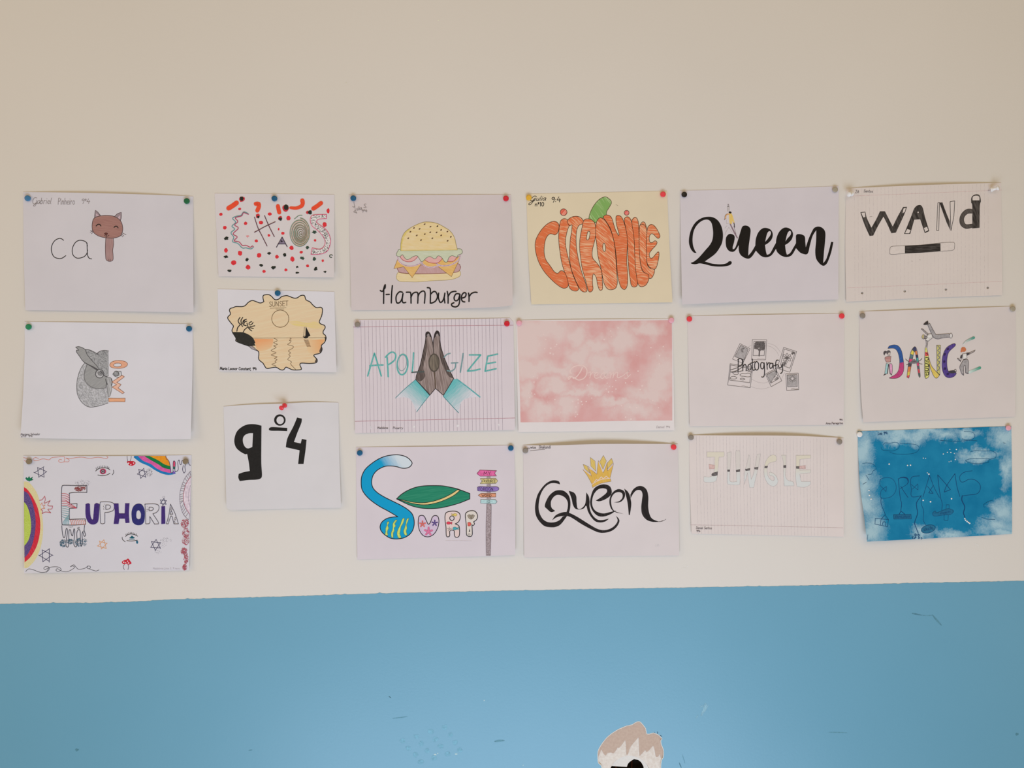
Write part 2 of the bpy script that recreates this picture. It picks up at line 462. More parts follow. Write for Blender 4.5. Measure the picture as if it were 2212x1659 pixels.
# ------------------------------------------------------------------ the wall
def wall_paint(name, c1, c2, rough, bump, spec=.25):
    m, nt, b = _base(name, rough, spec)
    v = _coords(nt)
    nt.links.new(_ramp(nt, _noise(nt, v, 1.6, 4.0), [(.3, alb(c1)), (.7, alb(c2))]), b.inputs['Base Color'])
    bp = nt.nodes.new('ShaderNodeBump'); bp.inputs['Strength'].default_value = bump; bp.inputs['Distance'].default_value = 0.001
    nt.links.new(_noise(nt, v, 220.0, 3.0), bp.inputs['Height']); nt.links.new(bp.outputs[0], b.inputs['Normal'])
    return m
CREAM = wall_paint('cream_wall_paint', (200, 196, 191), (203, 199, 194), 0.6, .12)
BLUE = wall_paint('blue_wall_paint', (92, 147, 173), (97, 151, 177), 0.38, .10, .6)
def flat(name, loops3, y, mat, parent=None):
    """plane piece in the wall's own plane from loops of (x, z)"""
    v, t = triangulate(loops3, 0)
    vs = [Vector((x, y, z)) for x, z in v]; fs = []
    for f in t:
        a, b, c = (vs[i] for i in f)
        fs.append(tuple(reversed(f)) if (b - a).cross(c - a).y > 0 else f)
    return vs, fs
def wl(s, x0, y0, sc, step=8):
    out = []
    for pl in parse(s):
        q = []
        for p in smooth(pl, True, step):
            w = on_plane(x0 + p[0] / sc, y0 + p[1] / sc); q.append((w.x, w.z))
        out.append(q)
    return out
XL, XR, ZT = -2.4, 2.4, 2.95
TORN = ("630,900 640,830 690,740 760,650 850,575 960,510 1060,470 1140,450 1190,420 1240,405 1275,420 1305,455 1340,500 1352,550 1358,585! "
        "1400,590 1455,575 1510,590 1555,620 1590,660! 1570,690! 1580,750 1605,810 1612,880 1605,940 1580,990 1570,1099 1560,1250 1500,1420 "
        "1350,1520 1150,1560 900,1530 740,1440 680,1300 690,1120 680,1060 640,1020 632,960")
HX, HY, HS = 1200, 1500, 6.9125
torn = wl(TORN, HX, HY, HS)[0]
torn = [(x + random.gauss(0, .00014), z + random.gauss(0, .00014)) for x, z in torn]
def slab(name, loops, y0, y1, mat, parent=None):
    """flat piece with its rim: front at y0, back at y1"""
    vs, fs = flat(name, loops, y0, mat)
    n = len(vs); vs = vs + [Vector((v.x, y1, v.z)) for v in vs]
    fs = list(fs); ed = {}
    for f in fs:
        for i in range(3): ed[(f[i], f[(i + 1) % 3])] = 1
    side = [(b, a, a + n, b + n) for (a, b) in ed if (b, a) not in ed]
    back = [tuple(reversed([i + n for i in f])) for f in fs]
    return mesh_obj(name, vs, fs + side + back, mat, parent)
back_wall = slab('wall_back', [[(XL, 0), (XR, 0), (XR, ZT), (XL, ZT)], torn], 0.0, 0.0125, CREAM)
back_wall['kind'] = 'structure'
back_wall['label'] = 'cream plastered wall painted blue on its lower part'
# blue dado with its uneven brushed edge
edge = [(-40, 1306), (0, 1304.5), (120, 1302.5), (200, 1302), (280, 1300), (370, 1295), (480, 1292), (600, 1289), (700, 1285.7), (850, 1281),
        (1000, 1278), (1150, 1275), (1300, 1272), (1500, 1269), (1700, 1265.5), (1950, 1260), (2212, 1254.5), (2260, 1253)]
top = []
for i in range(len(edge) - 1):
    (xa, ya), (xb, yb) = edge[i], edge[i + 1]
    k = max(2, int((xb - xa) / 5))
    for j in range(k):
        t = j / k; x = xa + (xb - xa) * t
        y = ya + (yb - ya) * t + random.gauss(0, .28)
        if random.random() < (.10 if (180 < x < 290 or 700 < x < 1000) else .025): y -= random.uniform(.6, 1.8)
        w = on_plane(x, y); top.append((w.x, w.z))
sl = (top[-1][1] - top[0][1]) / (top[-1][0] - top[0][0])
loop = [(XL, 0.0), (XL, top[0][1] + sl * (XL - top[0][0]))] + top + [(XR, top[-1][1] + sl * (XR - top[-1][0])), (XR, 0.0)]
dado = slab('blue_paint_band', [loop, torn], -0.0004, 0.0002, BLUE, back_wall)
dado['label'] = 'light blue painted lower part of the wall'

lit(.86, .88, .88)
# torn plasterboard round the broken socket hole
rimv, rimf = [], []
wpts = [(x, z) for x, z in torn]
strip(wpts, .0011, True, rimv, rimf, False)
mesh_obj('torn_paint_edge', [Vector((x, -0.0006, z)) for x, z, _ in rimv], rimf, plain('torn_paint', (222, 216, 210), .8), back_wall)
brown = wl("632,960! 630,900 640,830 690,740 760,650 850,575 960,510 1060,470 1140,450 1190,420 1240,405 1275,420 1305,455 1340,500 1352,550 1358,585! "
           "1400,590 1455,575 1510,590 1555,620 1590,660! 1570,690! 1580,750 1605,810 1612,880 1600,930 1575,960! 1562,890! 1530,932 1500,935! 1475,800 1455,770! 1400,835 1362,865! 1340,835! "
           "1290,890 1258,925! 1243,640! 1200,690 1120,790 1085,890 1062,905! 1050,720 1035,690! 985,765 945,805! 930,795! 890,860 860,885! 830,872! 775,880! 750,915 720,890! 685,825!", HX, HY, HS)
brownm = speck((188, 164, 150), (196, 174, 160), 260, .3, .7)
slab('torn_brown_paper', brown, 0.0007, 0.0012, brownm, back_wall)
ring = [on_plane(HX + x / HS, HY + y / HS) for x, y in Sheet.ell(None, 1110, 1243, 318, 318, 40)]
gyp = slab('bare_gypsum', [torn, [(p.x, p.z) for p in ring]], 0.0017, 0.012, speck((214, 202, 193), (224, 216, 209), 200, .35, .65), back_wall)
gyp['label'] = 'bare white gypsum with jagged torn edge'
# round socket box behind a broken white plate
bc = on_plane(HX + 1110 / HS, HY + 1243 / HS)
box = bpy.data.objects.new('socket_box', None); COL.objects.link(box); box.location = (bc.x, 0.03, bc.z)
box['label'] = 'broken white round socket box in the torn hole of the blue wall'; box['category'] = 'socket box'
rel = lambda L: [(x - bc.x, z - bc.z) for x, z in L]
pl_in = rel(wl("800,1083! 930,1090 1072,1097! 1090,1050 1125,1015 1180,980! 1242,995! 1285,1030 1322,1095! 1330,1200 1330,1350 1200,1450 1000,1450 830,1350 790,1200", HX, HY, HS)[0])
pl_out = [(p.x - bc.x, p.z - bc.z) for p in ring]
whitep = plain('white_plastic', (214, 208, 202), .4)
slab('front_plate', [[(x * .99, z * .99) for x, z in pl_out], pl_in], -0.026, -0.0245, whitep, box)
R = (ring[0] - bc).length * .985
cv, cf = [], []
for k in range(32):
    a = k * math.pi / 16
    for r_, y_ in ((R, -0.0245), (R, .03), (0.0, .03)): cv.append((r_ * math.cos(a), y_, r_ * math.sin(a)))
for k in range(32):
    b, c = 3 * k, 3 * ((k + 1) % 32); cf += [(b, b + 1, c + 1, c), (b + 1, b + 2, c + 2, c + 1)]
mesh_obj('box_cup', cv, cf, plain('dark_box', (48, 42, 38), .7), box, True)
def tube(name, pts, r, mat, parent):
    vs, fs = [], []
    for i, p in enumerate(pts):
        d = (Vector(pts[min(i + 1, len(pts) - 1)]) - Vector(pts[max(i - 1, 0)])).normalized()
        u = d.orthogonal().normalized(); w = d.cross(u)
        for k in range(8): vs.append(Vector(p) + (u * math.cos(k * math.pi / 4) + w * math.sin(k * math.pi / 4)) * r)
    for i in range(len(pts) - 1):
        for k in range(8):
            a, b = i * 8 + k, i * 8 + (k + 1) % 8; fs.append((a, b, b + 8, a + 8))
    return mesh_obj(name, vs, fs, mat, parent, True)
tube('wire', [(-.02, .028, .0), (-.014, .012, -.012), (0, .004, -.016), (.012, .012, -.01), (.016, .028, .004)], .0014, plain('wire', (120, 70, 50), .5), box)

# scuffs, dents and chips in the paint
def scuff(name, s, w, rgb, y=-0.00055):
    vs, fs = [], []
    for pl in parse(s):
        p = smooth(pl, False, 5)
        strip(p, (lambda t: w * (.35 + .65 * math.sin(math.pi * min(1, max(0, t))))), False, vs, fs, False)
    mesh_obj(name, [Vector((q.x, y, q.z)) for q in (on_plane(a, b, -y) for a, b, _ in vs)], fs, ink(rgb), back_wall)
def spots(name, pts, rgb, y=-0.00055):
    vs, fs = [], []
    for x, yy, rx, ry in pts:
        b = len(vs)
        for k in range(10):
            a = k * math.pi / 5; q = random.uniform(.75, 1.2)
            p = on_plane(x + rx * q * math.cos(a), yy + ry * q * math.sin(a), -y); vs.append(Vector((p.x, y, p.z)))
        fs.append(tuple(range(b, b + 10)))
    mesh_obj(name, vs, fs, ink(rgb), back_wall)
scuff('scuff_mark', "1970,1325 1980,1327 1991,1329", 3.2, (84, 130, 150))
scuff('scuff_mark', "1991,1329 2003,1330 2014,1329", 1.6, (96, 146, 168))
scuff('scuff_mark', "2014,1328 2022,1338 2034,1351", 4, (90, 138, 158))
scuff('scuff_mark', "840,1504 845,1508", 2.2, (80, 120, 138))
scuff('scuff_mark', "848,1552 866,1550 880,1548", 2, (100, 150, 172))
scuff('scuff_mark', "1068,1602 1080,1600 1090,1600", 4.5, (100, 148, 168))
scuff('scuff_mark', "1467,1647 1472,1659", 2.2, (80, 122, 140))
scuff('scuff_mark', "1474,1630 1480,1650", 1.2, (95, 145, 165))
scuff('scuff_mark', "1420,1580 1421,1586|1425,1588 1430,1591|1413,1581 1416,1584", 1.6, (45, 75, 95))
scuff('scuff_mark', "537,1621 545,1620", 2, (80, 130, 150))
for i_, s_ in enumerate(("1514,1548 1517,1538 1521,1528", "1517,1546 1520,1535 1525,1522", "1520,1541 1523,1532 1527,1520", "1523,1537 1526,1530 1530,1523", "1519,1530 1522,1524 1525,1518")):
    scuff('paint_scrape', s_, 2.3, (138, 180, 200), -.00055 - i_ * 4e-6)
scuff('paint_scrape', "1503,1552 1508,1545|1512,1528 1519,1524", 2.2, (136, 180, 200))
scuff('scuff_mark', "1790,1582 1800,1582 1830,1583", 1.8, (96, 146, 166))
spots('dent', [(166, 1620, 4, 3)], (82, 130, 148))
spots('dent', [(2197, 1586, 4, 3)], (82, 130, 148))
spots('shoe_print', [(872 + i * 29 + j * 12 + random.uniform(-3, 3), 1601 + j * 15 - i * 10 + i * j * .5, 6.5, 5.5) for i in range(4) for j in range(4)], (121, 173, 198))
spots('paint_chip', [(940, 1630, 3, 1.6), (945.5, 1627.5, 1.4, 1.2)], (190, 212, 220))
spots('paint_chip', [(985.5, 1629, 3, 1.4)], (190, 212, 220))
spots('paint_chip', [(1046, 1513, 1.5, 1.5)], (170, 200, 212))
spots('paint_chip', [(1130, 1653, 1.4, 1.2)], (170, 200, 212))
spots('paint_chip', [(947, 44, 2, 1.4)], (222, 214, 200), -.0002)
spots('paint_chip', [(748, 179, 1.4, 1.6)], (222, 214, 200), -.0002)
scuff('plaster_scratch', "2105,1174 2111,1176 2114,1180", 1.6, (232, 228, 222), -.0003)
scuff('plaster_scratch', "1476,1226 1482,1228|1482,1221 1487,1225", 1.4, (232, 228, 222), -.0003)

lit(1, 1, 1)
# floor of the room, below the picture
fl = mesh_obj('floor', [(-3.2, -5, 0), (3.2, -5, 0), (3.2, 0.02, 0), (-3.2, 0.02, 0), (-3.2, -5, -.05), (3.2, -5, -.05), (3.2, .02, -.05), (-3.2, .02, -.05)],
              [(0, 1, 2, 3), (7, 6, 5, 4), (0, 4, 5, 1), (1, 5, 6, 2), (2, 6, 7, 3), (3, 7, 4, 0)], plain('pale_floor', (178, 170, 158), .5))
fl['kind'] = 'structure'; fl['label'] = 'pale floor of the room'

# ------------------------------------------------------------------ drawings, first column
BLK = ink((36, 33, 32)); PEN = ink((100, 93, 96)); GRY = ink((128, 121, 122)); NAVY = ink((56, 54, 84))
lit(1.01, 1.1, 1.22)
A = Sheet('white sheet with a pencil word cat whose T is a brown cat head', "50,414.7! 150,416 258,418.5 340,421 417,424! 417.5,550 418,675! 236,672 54.7,670! 51,540",
          [(50, 414.7), (417, 424), (418, 675), (54.7, 670)], (195, 186, 186), (.004, .005, .010), .003)
A.org(30, 390, 5.267)
brn = pencil((146, 103, 94), (160, 118, 107), 8, .35, .7)
ear = pencil((136, 118, 120), (150, 132, 134), 60)
dkb = ink((84, 66, 66))
A.shape('cat_ear', "916,438! 920,390 926,340! 950,355 985,398! 945,415", ear, dkb, 6)
A.fill('inner_ear', "936,412! 938,374! 968,402!", ink((192, 162, 166)))
A.shape('cat_ear', "1145,408! 1180,377 1222,362! 1222,420 1212,455! 1180,430", ear, dkb, 6)
A.fill('inner_ear', "1178,432! 1205,392! 1208,440!", ink((192, 162, 166)))
A.shape('cat_neck', "1045,650! 1040,760 1043,860 1050,900 1075,918 1105,918 1128,900 1128,840 1125,790 1135,720 1130,650!", pencil((150, 115, 110), (164, 132, 127), 85, .35, .7), dkb, 6)
A.line('toe_lines', "1078,895 1080,915|1097,893 1097,915", 5, dkb)
A.shape('cat_head', "905,440 935,415 1000,400 1060,397 1130,405 1190,435 1225,480 1238,540 1232,590 1210,630 1150,652 1090,655 1000,643 940,618 900,580 890,530 893,480", brn, dkb, 7)
A.line('eye', "936,517 950,502 965,497 980,502 990,517", 11, BLK)
A.line('eye', "1140,533 1152,521 1165,519 1176,525 1185,538", 11, BLK)
A.shape('nose', "1032,604 1040,597 1056,597 1065,605 1056,614 1048,620 1040,614", ink((120, 62, 52)), ink((50, 32, 32)), 7)
A.line('mouth', "1050,618 1052,652|1030,624 1045,632 1055,628 1068,633 1082,622", 6, ink((60, 40, 40)))
A.line("whiskers", "870,570 905,577|868,588 905,574|882,606 902,586", 5, dkb)
A.line("whiskers", "1230,595 1276,615|1226,605 1252,632|1220,615 1236,641", 5, dkb)
A.line('letter', "565,680 540,662 510,660 470,680 440,720 425,775 435,830 460,870 510,888 550,882 590,855", 8.5, BLK)
A.line('letter', "836,745 825,705 790,685 745,680 705,700 675,745 663,800 675,850 710,880 750,882 800,865 830,830 838,790|832,712 835,800 838,850 858,885 885,892", 8.5, BLK)
A.line('signature', "262,200 240,193 218,220 216,255 232,266 255,250 262,222! 252,270 235,292 222,286 240,268 270,255", 5, GRY)
A.text('signature', 'abriel', 262, 264, 66, 5, GRY, 165, .2)
A.text('signature', 'Pinheiro', 498, 272, 72, 5, GRY, 196, .12)
A.text('signature', '9\u00ba4', 762, 262, 54, 5, GRY, 104, .15)

lit(1.03, 1.106, 1.19)
B = Sheet('white sheet with a grey pencil owl beside orange letters standing on their side', "53,695! 235,697 416,700! 416,790 412,948! 320,949 230,948.5 100,947 44,945! 50,850 53,760",
          [(53, 695), (416, 700), (412, 948), (44, 945)], (200, 194, 197), (.014, .007, .014), .001)
B.org(30, 680, 5.267)
g1 = speck((152, 149, 149), (180, 176, 178), 420, .38, .6); g2 = pencil((136, 133, 132), (152, 149, 147), -35, .3, .7); g3 = speck((132, 130, 130), (160, 157, 157), 420, .38, .6)
ol = ink((78, 75, 76))
body = "805,548 765,605 735,680 718,760 715,840 725,910 760,980 810,1028 860,1050 920,1047 1000,1028 1072,1000! 1076,940! 1060,850! 1000,700 900,600 840,560"
b = B.fill('owl_body', body, g1)
B.line('outline', "805,548 765,605 735,680 718,760 715,840 725,910 760,980 810,1028 860,1050 920,1047 1000,1028 1072,1003", 6, ol, b)
B.dashes('feather_marks', body, 170, 30, 6, ink((140, 137, 139)), b, 35)
B.shape('face_disc', "835,558! 808,640 800,700 815,760 850,800 900,830 960,840 1048,832! 1056,780 1100,740! 1060,705 1020,690 940,630!", g2, ink((112, 109, 109)), 10)
top_h = "812,395! 860,400 905,420 945,440! 980,415 1030,405 1076,412! 1078,540 1080,695! 1050,695 1000,650 940,570 870,500 830,445"
h = B.fill('owl_head', top_h, g3)
B.line('outline', "812,395 860,400 905,420 968,455! 945,440! 980,415 1030,405 1078,412", 7, ol, h)
B.dashes('feather_marks', top_h, 60, 26, 6, ink((118, 116, 117)), h, 40)
B.shape('ear_tuft', "703,368! 740,362 790,380 815,400! 830,445 870,500 940,575! 985,640! 900,590 800,540 745,470 710,420! 712,402! 738,402! 722,385!", g2, ol, 7)
B.line('brow', "805,545 870,580 940,622 985,640", 10, ol)
B.shape('beak', "1050,715 1090,710 1115,740 1112,800 1112,850 1095,920 1075,935! 1062,860 1055,780", pencil((140, 137, 136), (172, 168, 168), 80), ink((110, 106, 106)), 5)
e = B.fill('owl_eye', [B.ell(976, 672, 46)], ink((168, 164, 164))); B.line('eye_ring', [B.ell(976, 672, 47)], 9, ol, e, True)
B.dots('pupil', [(983, 664, 26)], ink((128, 125, 125)), e, .05); B.line('pupil_ring', [B.ell(984, 662, 27, n=20, a0=-30, a1=220), B.ell(990, 655, 12)], 5, ol, e)
B.line('brow', "985,640 1030,690 1068,708", 8, ol)
B.line('nostril', "1045,735 1052,765 1062,792|1108,728 1118,765 1110,804", 9, ink((62, 58, 58)))
orc = ink((128, 84, 62))
B.shape('letter', "1090,570 1110,540 1160,522 1220,522 1270,535 1293,560 1275,590 1220,608 1150,608 1105,595 | 1133,572 1150,555 1190,550 1220,560 1222,580 1190,592 1150,590", pencil((205, 146, 115), (212, 160, 134), 20), orc, 5)
o = B.shape('small_eye', "1125,675! 1150,645! 1218,645! 1220,690 1195,710 1150,700", ink((190, 187, 190)), ol, 6)
B.dots('pupil', [(1164, 668, 25)], ink((140, 138, 138)), o, .05); B.line('pupil_ring', [B.ell(1164, 668, 27)], 6, ol, o, True); B.line('pupil_arc', "1170,650 1190,655 1195,690 1165,695", 6, ol, o)
B.shape('letter', "1230,688! 1257,706! 1170,770! 1220,795! 1185,832! 1257,886! 1235,897! 1117,822! 1170,796! 1115,765!", pencil((212, 158, 132), (216, 172, 152), 40), orc, 5)
B.shape('letter', "1078,948! 1170,951 1266,950! 1263,990! 1170,989 1080,991!", pencil((208, 146, 108), (214, 158, 124), 0), orc, 5)
B.text('signature', 'Mariana Salvador', 76, 1372, 22, 3.4, PEN, 222, .1, -1)
B.text('signature', 'n\u00ba19  9\u00ba4', 80, 1394, 20, 3.4, PEN, 132, .1, -1)

lit(.955, .99, 1.04)
C = Sheet('white sheet of colourful felt pen doodles around the purple word Euphoria', "50.5,984! 230,985 413.5,983! 411,1110 408,1232! 230,1235 52,1238! 51,1110",
          [(50.5, 984), (413.5, 983), (408, 1232), (52, 1238)], (201, 197, 202), (.008, .004, .006), .001)
C.org(30, 960, 5.267)
C.fill('rainbow_arc', "114,420! 165,430 215,480 265,560 300,680 325,830 333,960 320,1100 285,1230 230,1330 160,1400 118,1408! 114,900", speck((204, 190, 134), (208, 198, 160), 900), None, 'yellow chalky arc')
C.fill('rainbow_arc', "115,485! 160,520 220,610 270,720 295,840 300,950 285,1070 250,1180 190,1280 122,1342! 116,900", pencil((194, 40, 58), (200, 70, 84), 60, .45, .75), None, 'red arc')
C.fill('rainbow_arc', "115,530! 160,560 205,650 235,760 248,880 240,1000 215,1120 170,1230 120,1292! 116,900", speck((76, 58, 112), (104, 86, 134), 900), None, 'purple arc')
C.fill('rainbow_arc', "116,655! 150,700 180,790 195,900 190,1000 165,1090 119,1155! 117,900", speck((166, 184, 72), (184, 198, 98), 900), None, 'green arc')
lf = C.shape('leaf', "140,375! 160,388! 172,363! 185,388! 214,370! 203,395! 220,402! 180,416! 150,409! 133,388!", ink((24, 112, 78)), ink((16, 84, 60)), 4)
C.line('stem', "172,410 173,428", 4, ink((16, 84, 60)), lf)
def star(s, x, y, r, col, w, rot=0, k=1.0):
    L = []
    for q in (0, 180):
        pts = []
        for j in (0, 1, 2):
            a = math.radians(rot + q + j * 120 - 90)
            pts.append((x + r * math.cos(a) * random.uniform(.9, 1.1), y + r * k * math.sin(a) * random.uniform(.9, 1.12)))
        for i in range(3):
            a, b = pts[i], pts[(i + 1) % 3]
            L.append([(a[0] + (b[0] - a[0]) * t, a[1] + (b[1] - a[1]) * t) for t in (0, .5, random.uniform(1, 1.1))])
    s.line('star', L, w, col)
star(C, 308, 316, 66, NAVY, 6, 25); star(C, 1460, 325, 58, NAVY, 6, 18); star(C, 364, 1262, 78, NAVY, 6.5, 28)
star(C, 1700, 655, 40, NAVY, 6, 8); star(C, 1010, 1142, 54, ink((206, 140, 82)), 5.5, 14); star(C, 1614, 1144, 62, NAVY, 6, 4)
dg = ink((112, 108, 116))
C.spray('stipple', [(1540, 322, 38, 48, 120), (1700, 1115, 40, 60, 45), (1640, 1225, 40, 30, 22), (1760, 1085, 45, 25, 26), (780, 440, 95, 38, 110), (1705, 600, 25, 15, 15)], dg, 2.2)
C.line('scroll_border', "110,150 150,160 165,172 150,195 118,185|280,160 245,150 218,165 230,182 262,185 330,165 400,175 430,152 500,143 570,140 578,168 570,196|545,175 520,172 508,190 530,206 580,198 618,198 628,175 592,155 640,160 760,145 860,158 960,147 1045,160 1070,148 1055,136", 5, ink((196, 116, 98)))
C.line('scroll_border', "135,1445 165,1418 215,1425 300,1455 370,1450 402,1420 395,1395 362,1390 340,1408 355,1425 400,1402 470,1392 520,1402 538,1428 505,1446 478,1432 495,1414 540,1440 600,1448 650,1430 692,1398 668,1384 642,1392|642,1392 682,1370 705,1395 735,1420 800,1412 848,1384 872,1395 858,1416 832,1405 838,1382|858,1416 930,1440 968,1428|400,1402 368,1456", 5, ink((66, 66, 72)))
red = ink((186, 32, 50)); wht = ink((222, 216, 222), .6, .02)
m = C.fill('mushroom', "1284,198 1305,190 1330,190 1362,192 1384,208 1375,228 1345,243 1310,236 1295,215", red)
C.line('stems', "1288,134 1290,165 1296,197|1336,134 1332,160 1322,192", 5, ink((80, 60, 70)), m); C.dots('cap_spots', [(1306, 214, 8), (1331, 229, 7), (1362, 212, 7)], wht, m)
m = C.fill('mushroom', "1228,1338 1255,1318 1278,1312 1300,1300 1325,1330 1337,1355 1300,1369 1285,1356 1245,1361", red)
C.line('stems', "1258,1365 1244,1390 1256,1425|1298,1368 1306,1392 1297,1425", 5, ink((80, 50, 60)), m); C.dots('cap_spots', [(1250, 1340, 8), (1293, 1328, 7), (1305, 1350, 8), (1272, 1344, 6)], wht, m)
C.fill('rainbow_band', "1364,148! 1440,205 1530,245 1600,290 1680,330 1760,347 1838,335! 1836,308! 1790,322! 1780,240 1725,131! 1368,131!", ink((28, 112, 168)), None, 'blue band')
C.fill('rainbow_band', "1412,133! 1470,185 1560,225 1620,270 1690,305 1788,327! 1780,240 1725,131!", ink((206, 88, 150)), None, 'pink band')
C.fill('rainbow_band', "1482,131! 1560,180 1640,225 1700,265 1782,286! 1778,240 1725,131!", ink((20, 112, 62)), None, 'green band')
C.fill('rainbow_band', "1540,131! 1640,180 1710,225 1774,246! 1764,190 1725,131!", ink((232, 140, 34)), None, 'orange band')
C.fill('drip', "1813,252! 1812,205 1824,188 1836,205 1835,252!", ink((206, 70, 100)), None, 'pink drip')
C.fill('drip', "1813,252! 1835,252! 1834,284! 1814,278!", ink((30, 100, 80)), None, 'green drip')
C.fill('drip', "1795,326! 1814,300! 1836,318! 1830,336!", ink((120, 90, 170)), None, 'violet drip')
C.line('drip_outline', "1728,131 1735,165 1760,185 1775,230 1785,310 1795,326 1810,310 1812,210 1822,188 1836,210 1832,300 1850,306 1870,285 1865,205 1880,178 1890,226 1905,226 1910,190 1932,180|1926,240 1920,290 1935,326 1951,300 1945,250 1962,215|1985,200 1995,232 2010,238", 6, ink((66, 60, 84)))
C.line('eyelid', "930,303 965,277 1020,265 1070,275 1093,291|955,349 1000,356 1050,350 1093,330", 6, BLK)
C.line('eyelashes', [[(x, y), (x - 4 + (x - 1010) * .06, y - 24)] for x, y in [(942, 290), (958, 279), (976, 272), (994, 268), (1012, 266), (1030, 266), (1048, 270), (1066, 274), (1080, 282)]], 4.5, BLK)
e = C.dots('iris', [(1012, 308, 37, 33)], ink((190, 66, 102)), None, .05); C.dots('pupil', [(1012, 308, 25)], ink((78, 66, 74)), e, .05); C.line('pupil_ring', [C.ell(1012, 308, 13)], 5, ink((170, 160, 166)), e, True)
C.line('eye_corner', "1131,293 1136,320 1120,346", 5.5, BLK)
C.line('eyelid', "1270,1048 1300,1026 1340,1021 1380,1030 1408,1045|1284,1095 1340,1099 1405,1091", 5.5, BLK)
C.line('eyelashes', [[(x, y), (x - 2 + (x - 1340) * .08, y - 20)] for x, y in [(1280, 1040), (1294, 1030), (1310, 1024), (1326, 1021), (1342, 1021), (1358, 1024), (1374, 1029), (1390, 1036)]], 4.5, BLK)
e = C.fill('iris', "1313,1064 1330,1052 1342,1038 1356,1050 1376,1062! 1360,1070 1330,1070", ink((20, 84, 100))); C.line('pupil_line', "1310,1081 1340,1083 1376,1080", 5, ink((40, 110, 124)), e)
C.fill('tear', "1394,1092 1409,1100 1413,1116 1402,1132 1391,1116", ink((34, 92, 116)))
C.line('eye_corner', "1232,1055 1236,1082 1266,1108", 5.5, BLK)
E = "545,490 560,468 600,466 700,468 830,467! 830,547! 760,545 680,548 630,555! 632,615 635,680! 718,675! 715,725! 632,728! 630,790 632,855! 720,850 812,848! 815,910! 680,918 548,916! 542,800 540,640"
e = C.line('letter', E, 6.5, ink((58, 54, 64)), None, True)
C.line('red_stripes', [[(546, 560 + i * 25), (580, 560 + i * 25), (612, 572 + i * 26), (632, 590 + i * 26)] for i in range(4)] + [[(546, 650 + i * 22), (600, 655 + i * 20), (660, 690 + i * 14), (710, 722 + i * 2)] for i in range(3)], 5, ink((190, 62, 84)), e)
C.line('teal_stripes', [[(548, 712 + i * 22), (585, 706 + i * 26), (628, 722 + i * 30 * .8)] for i in range(6)] + [[(560 + i * 15, 912), (570 + i * 12, 870), (628, 800 + i * 18)] for i in range(5)], 4.5, ink((86, 150, 156)), e)
C.line('orange_stripes', [[(638 + i * 20, 858), (652 + i * 20, 885), (655 + i * 19, 914)] for i in range(9)], 5, ink((206, 118, 92)), e)
C.spray('red_scribble', [(740, 505, 48, 28, 130), (795, 495, 28, 22, 25)], ink((132, 66, 66)), 4.2, e)
C.line('drips', "545,925 550,1000 565,1060 580,1050 590,980 600,955 610,990 597,1080 592,1150 610,1170 622,1140 625,1000 635,970 645,980 655,1030 668,1040 678,980 685,960 692,990 685,1080 682,1140 705,1168 720,1130 715,1010 735,970 752,985 757,1080 765,1160 780,1110 775,1020 790,985|804,920 800,980 816,1030 800,1046 785,1000", 6.5, ink((58, 58, 66)), e)
C.spray('blue_stipple', [(560, 1125, 38, 45, 170), (640, 1105, 36, 30, 120), (735, 1115, 40, 50, 130), (805, 1110, 30, 45, 60)], ink((60, 92, 112)), 3.2, e)
C.spray('stipple', [(645, 940, 30, 9, 18), (738, 952, 22, 10, 26)], dg, 2.6, e)
pur = ink((64, 44, 108))
C.fill('letter', "815,680! 845,670 864,680! 870,800 885,850 900,850 905,800 915,682! 940,668 974,680! 968,800 955,880 915,910 870,905 835,870 815,800", pur)
k = C.line('letter', "980,670 1000,655 1080,655 1130,670 1142,710 1130,750 1085,770 1035,775! 1035,895! 1005,905 985,895! 980,780|1045,690! 1085,692 1100,715 1080,735 1045,740!", 5.5, ink((66, 62, 74)), None, True)
C.spray('stipple', [(1024, 710, 10, 34, 8)], PEN, 3, k)
C.fill('letter', "1135,672! 1190,672! 1195,785! 1260,785! 1265,670! 1315,670! 1308,780 1315,892! 1270,895! 1262,845! 1200,845! 1190,905! 1135,905! 1148,780", pur)
C.fill('letter', "1338,800 1345,740 1370,695 1410,675 1455,685 1485,740 1490,810 1480,880 1445,915 1390,915 1350,880 | 1392,800 1400,760 1425,752 1445,790 1440,840 1415,852 1395,835", ink((44, 44, 104)))
k = C.line('letter', "1490,680! 1600,678 1645,695 1648,740 1620,775 1580,790! 1640,880 1645,905! 1600,908! 1545,820! 1545,895 1500,905! 1497,790|1538,715! 1575,718 1588,735 1570,752 1538,755!", 5.5, ink((66, 62, 74)), None, True)
C.spray('stipple', [(1520, 740, 10, 34, 8)], PEN, 3, k)
C.fill('letter', "1678,705! 1719,702! 1723,902! 1677,906!", pur)
k = C.line('letter', "1780,680! 1830,780 1872,905! 1820,905! 1800,820! 1785,815! 1755,905! 1735,905! 1765,790|1775,795! 1790,752! 1808,795!", 5.5, ink((66, 62, 74)), None, True)
C.spray('stipple', [(1830, 860, 16, 40, 22), (1790, 735, 14, 22, 14), (1760, 850, 10, 40, 12)], PEN, 3, k)
C.fill('pale_sun', "2013,372! 1960,450 1930,560 1930,640 1955,720 2000,795! 2008,600", ink((208, 190, 202)))
C.line('sun_edge', "2014,365 1960,450 1930,560 1930,640 1955,720 2001,795", 5.5, ink((150, 62, 82)))
outer = smooth(parse("2010,305 1945,385 1900,500 1885,600 1895,700 1930,800 1990,862")[0], False, 30); inner = smooth(parse("2014,365 1960,450 1930,560 1930,640 1955,720 2001,795")[0], False, 30)
n_ = 20
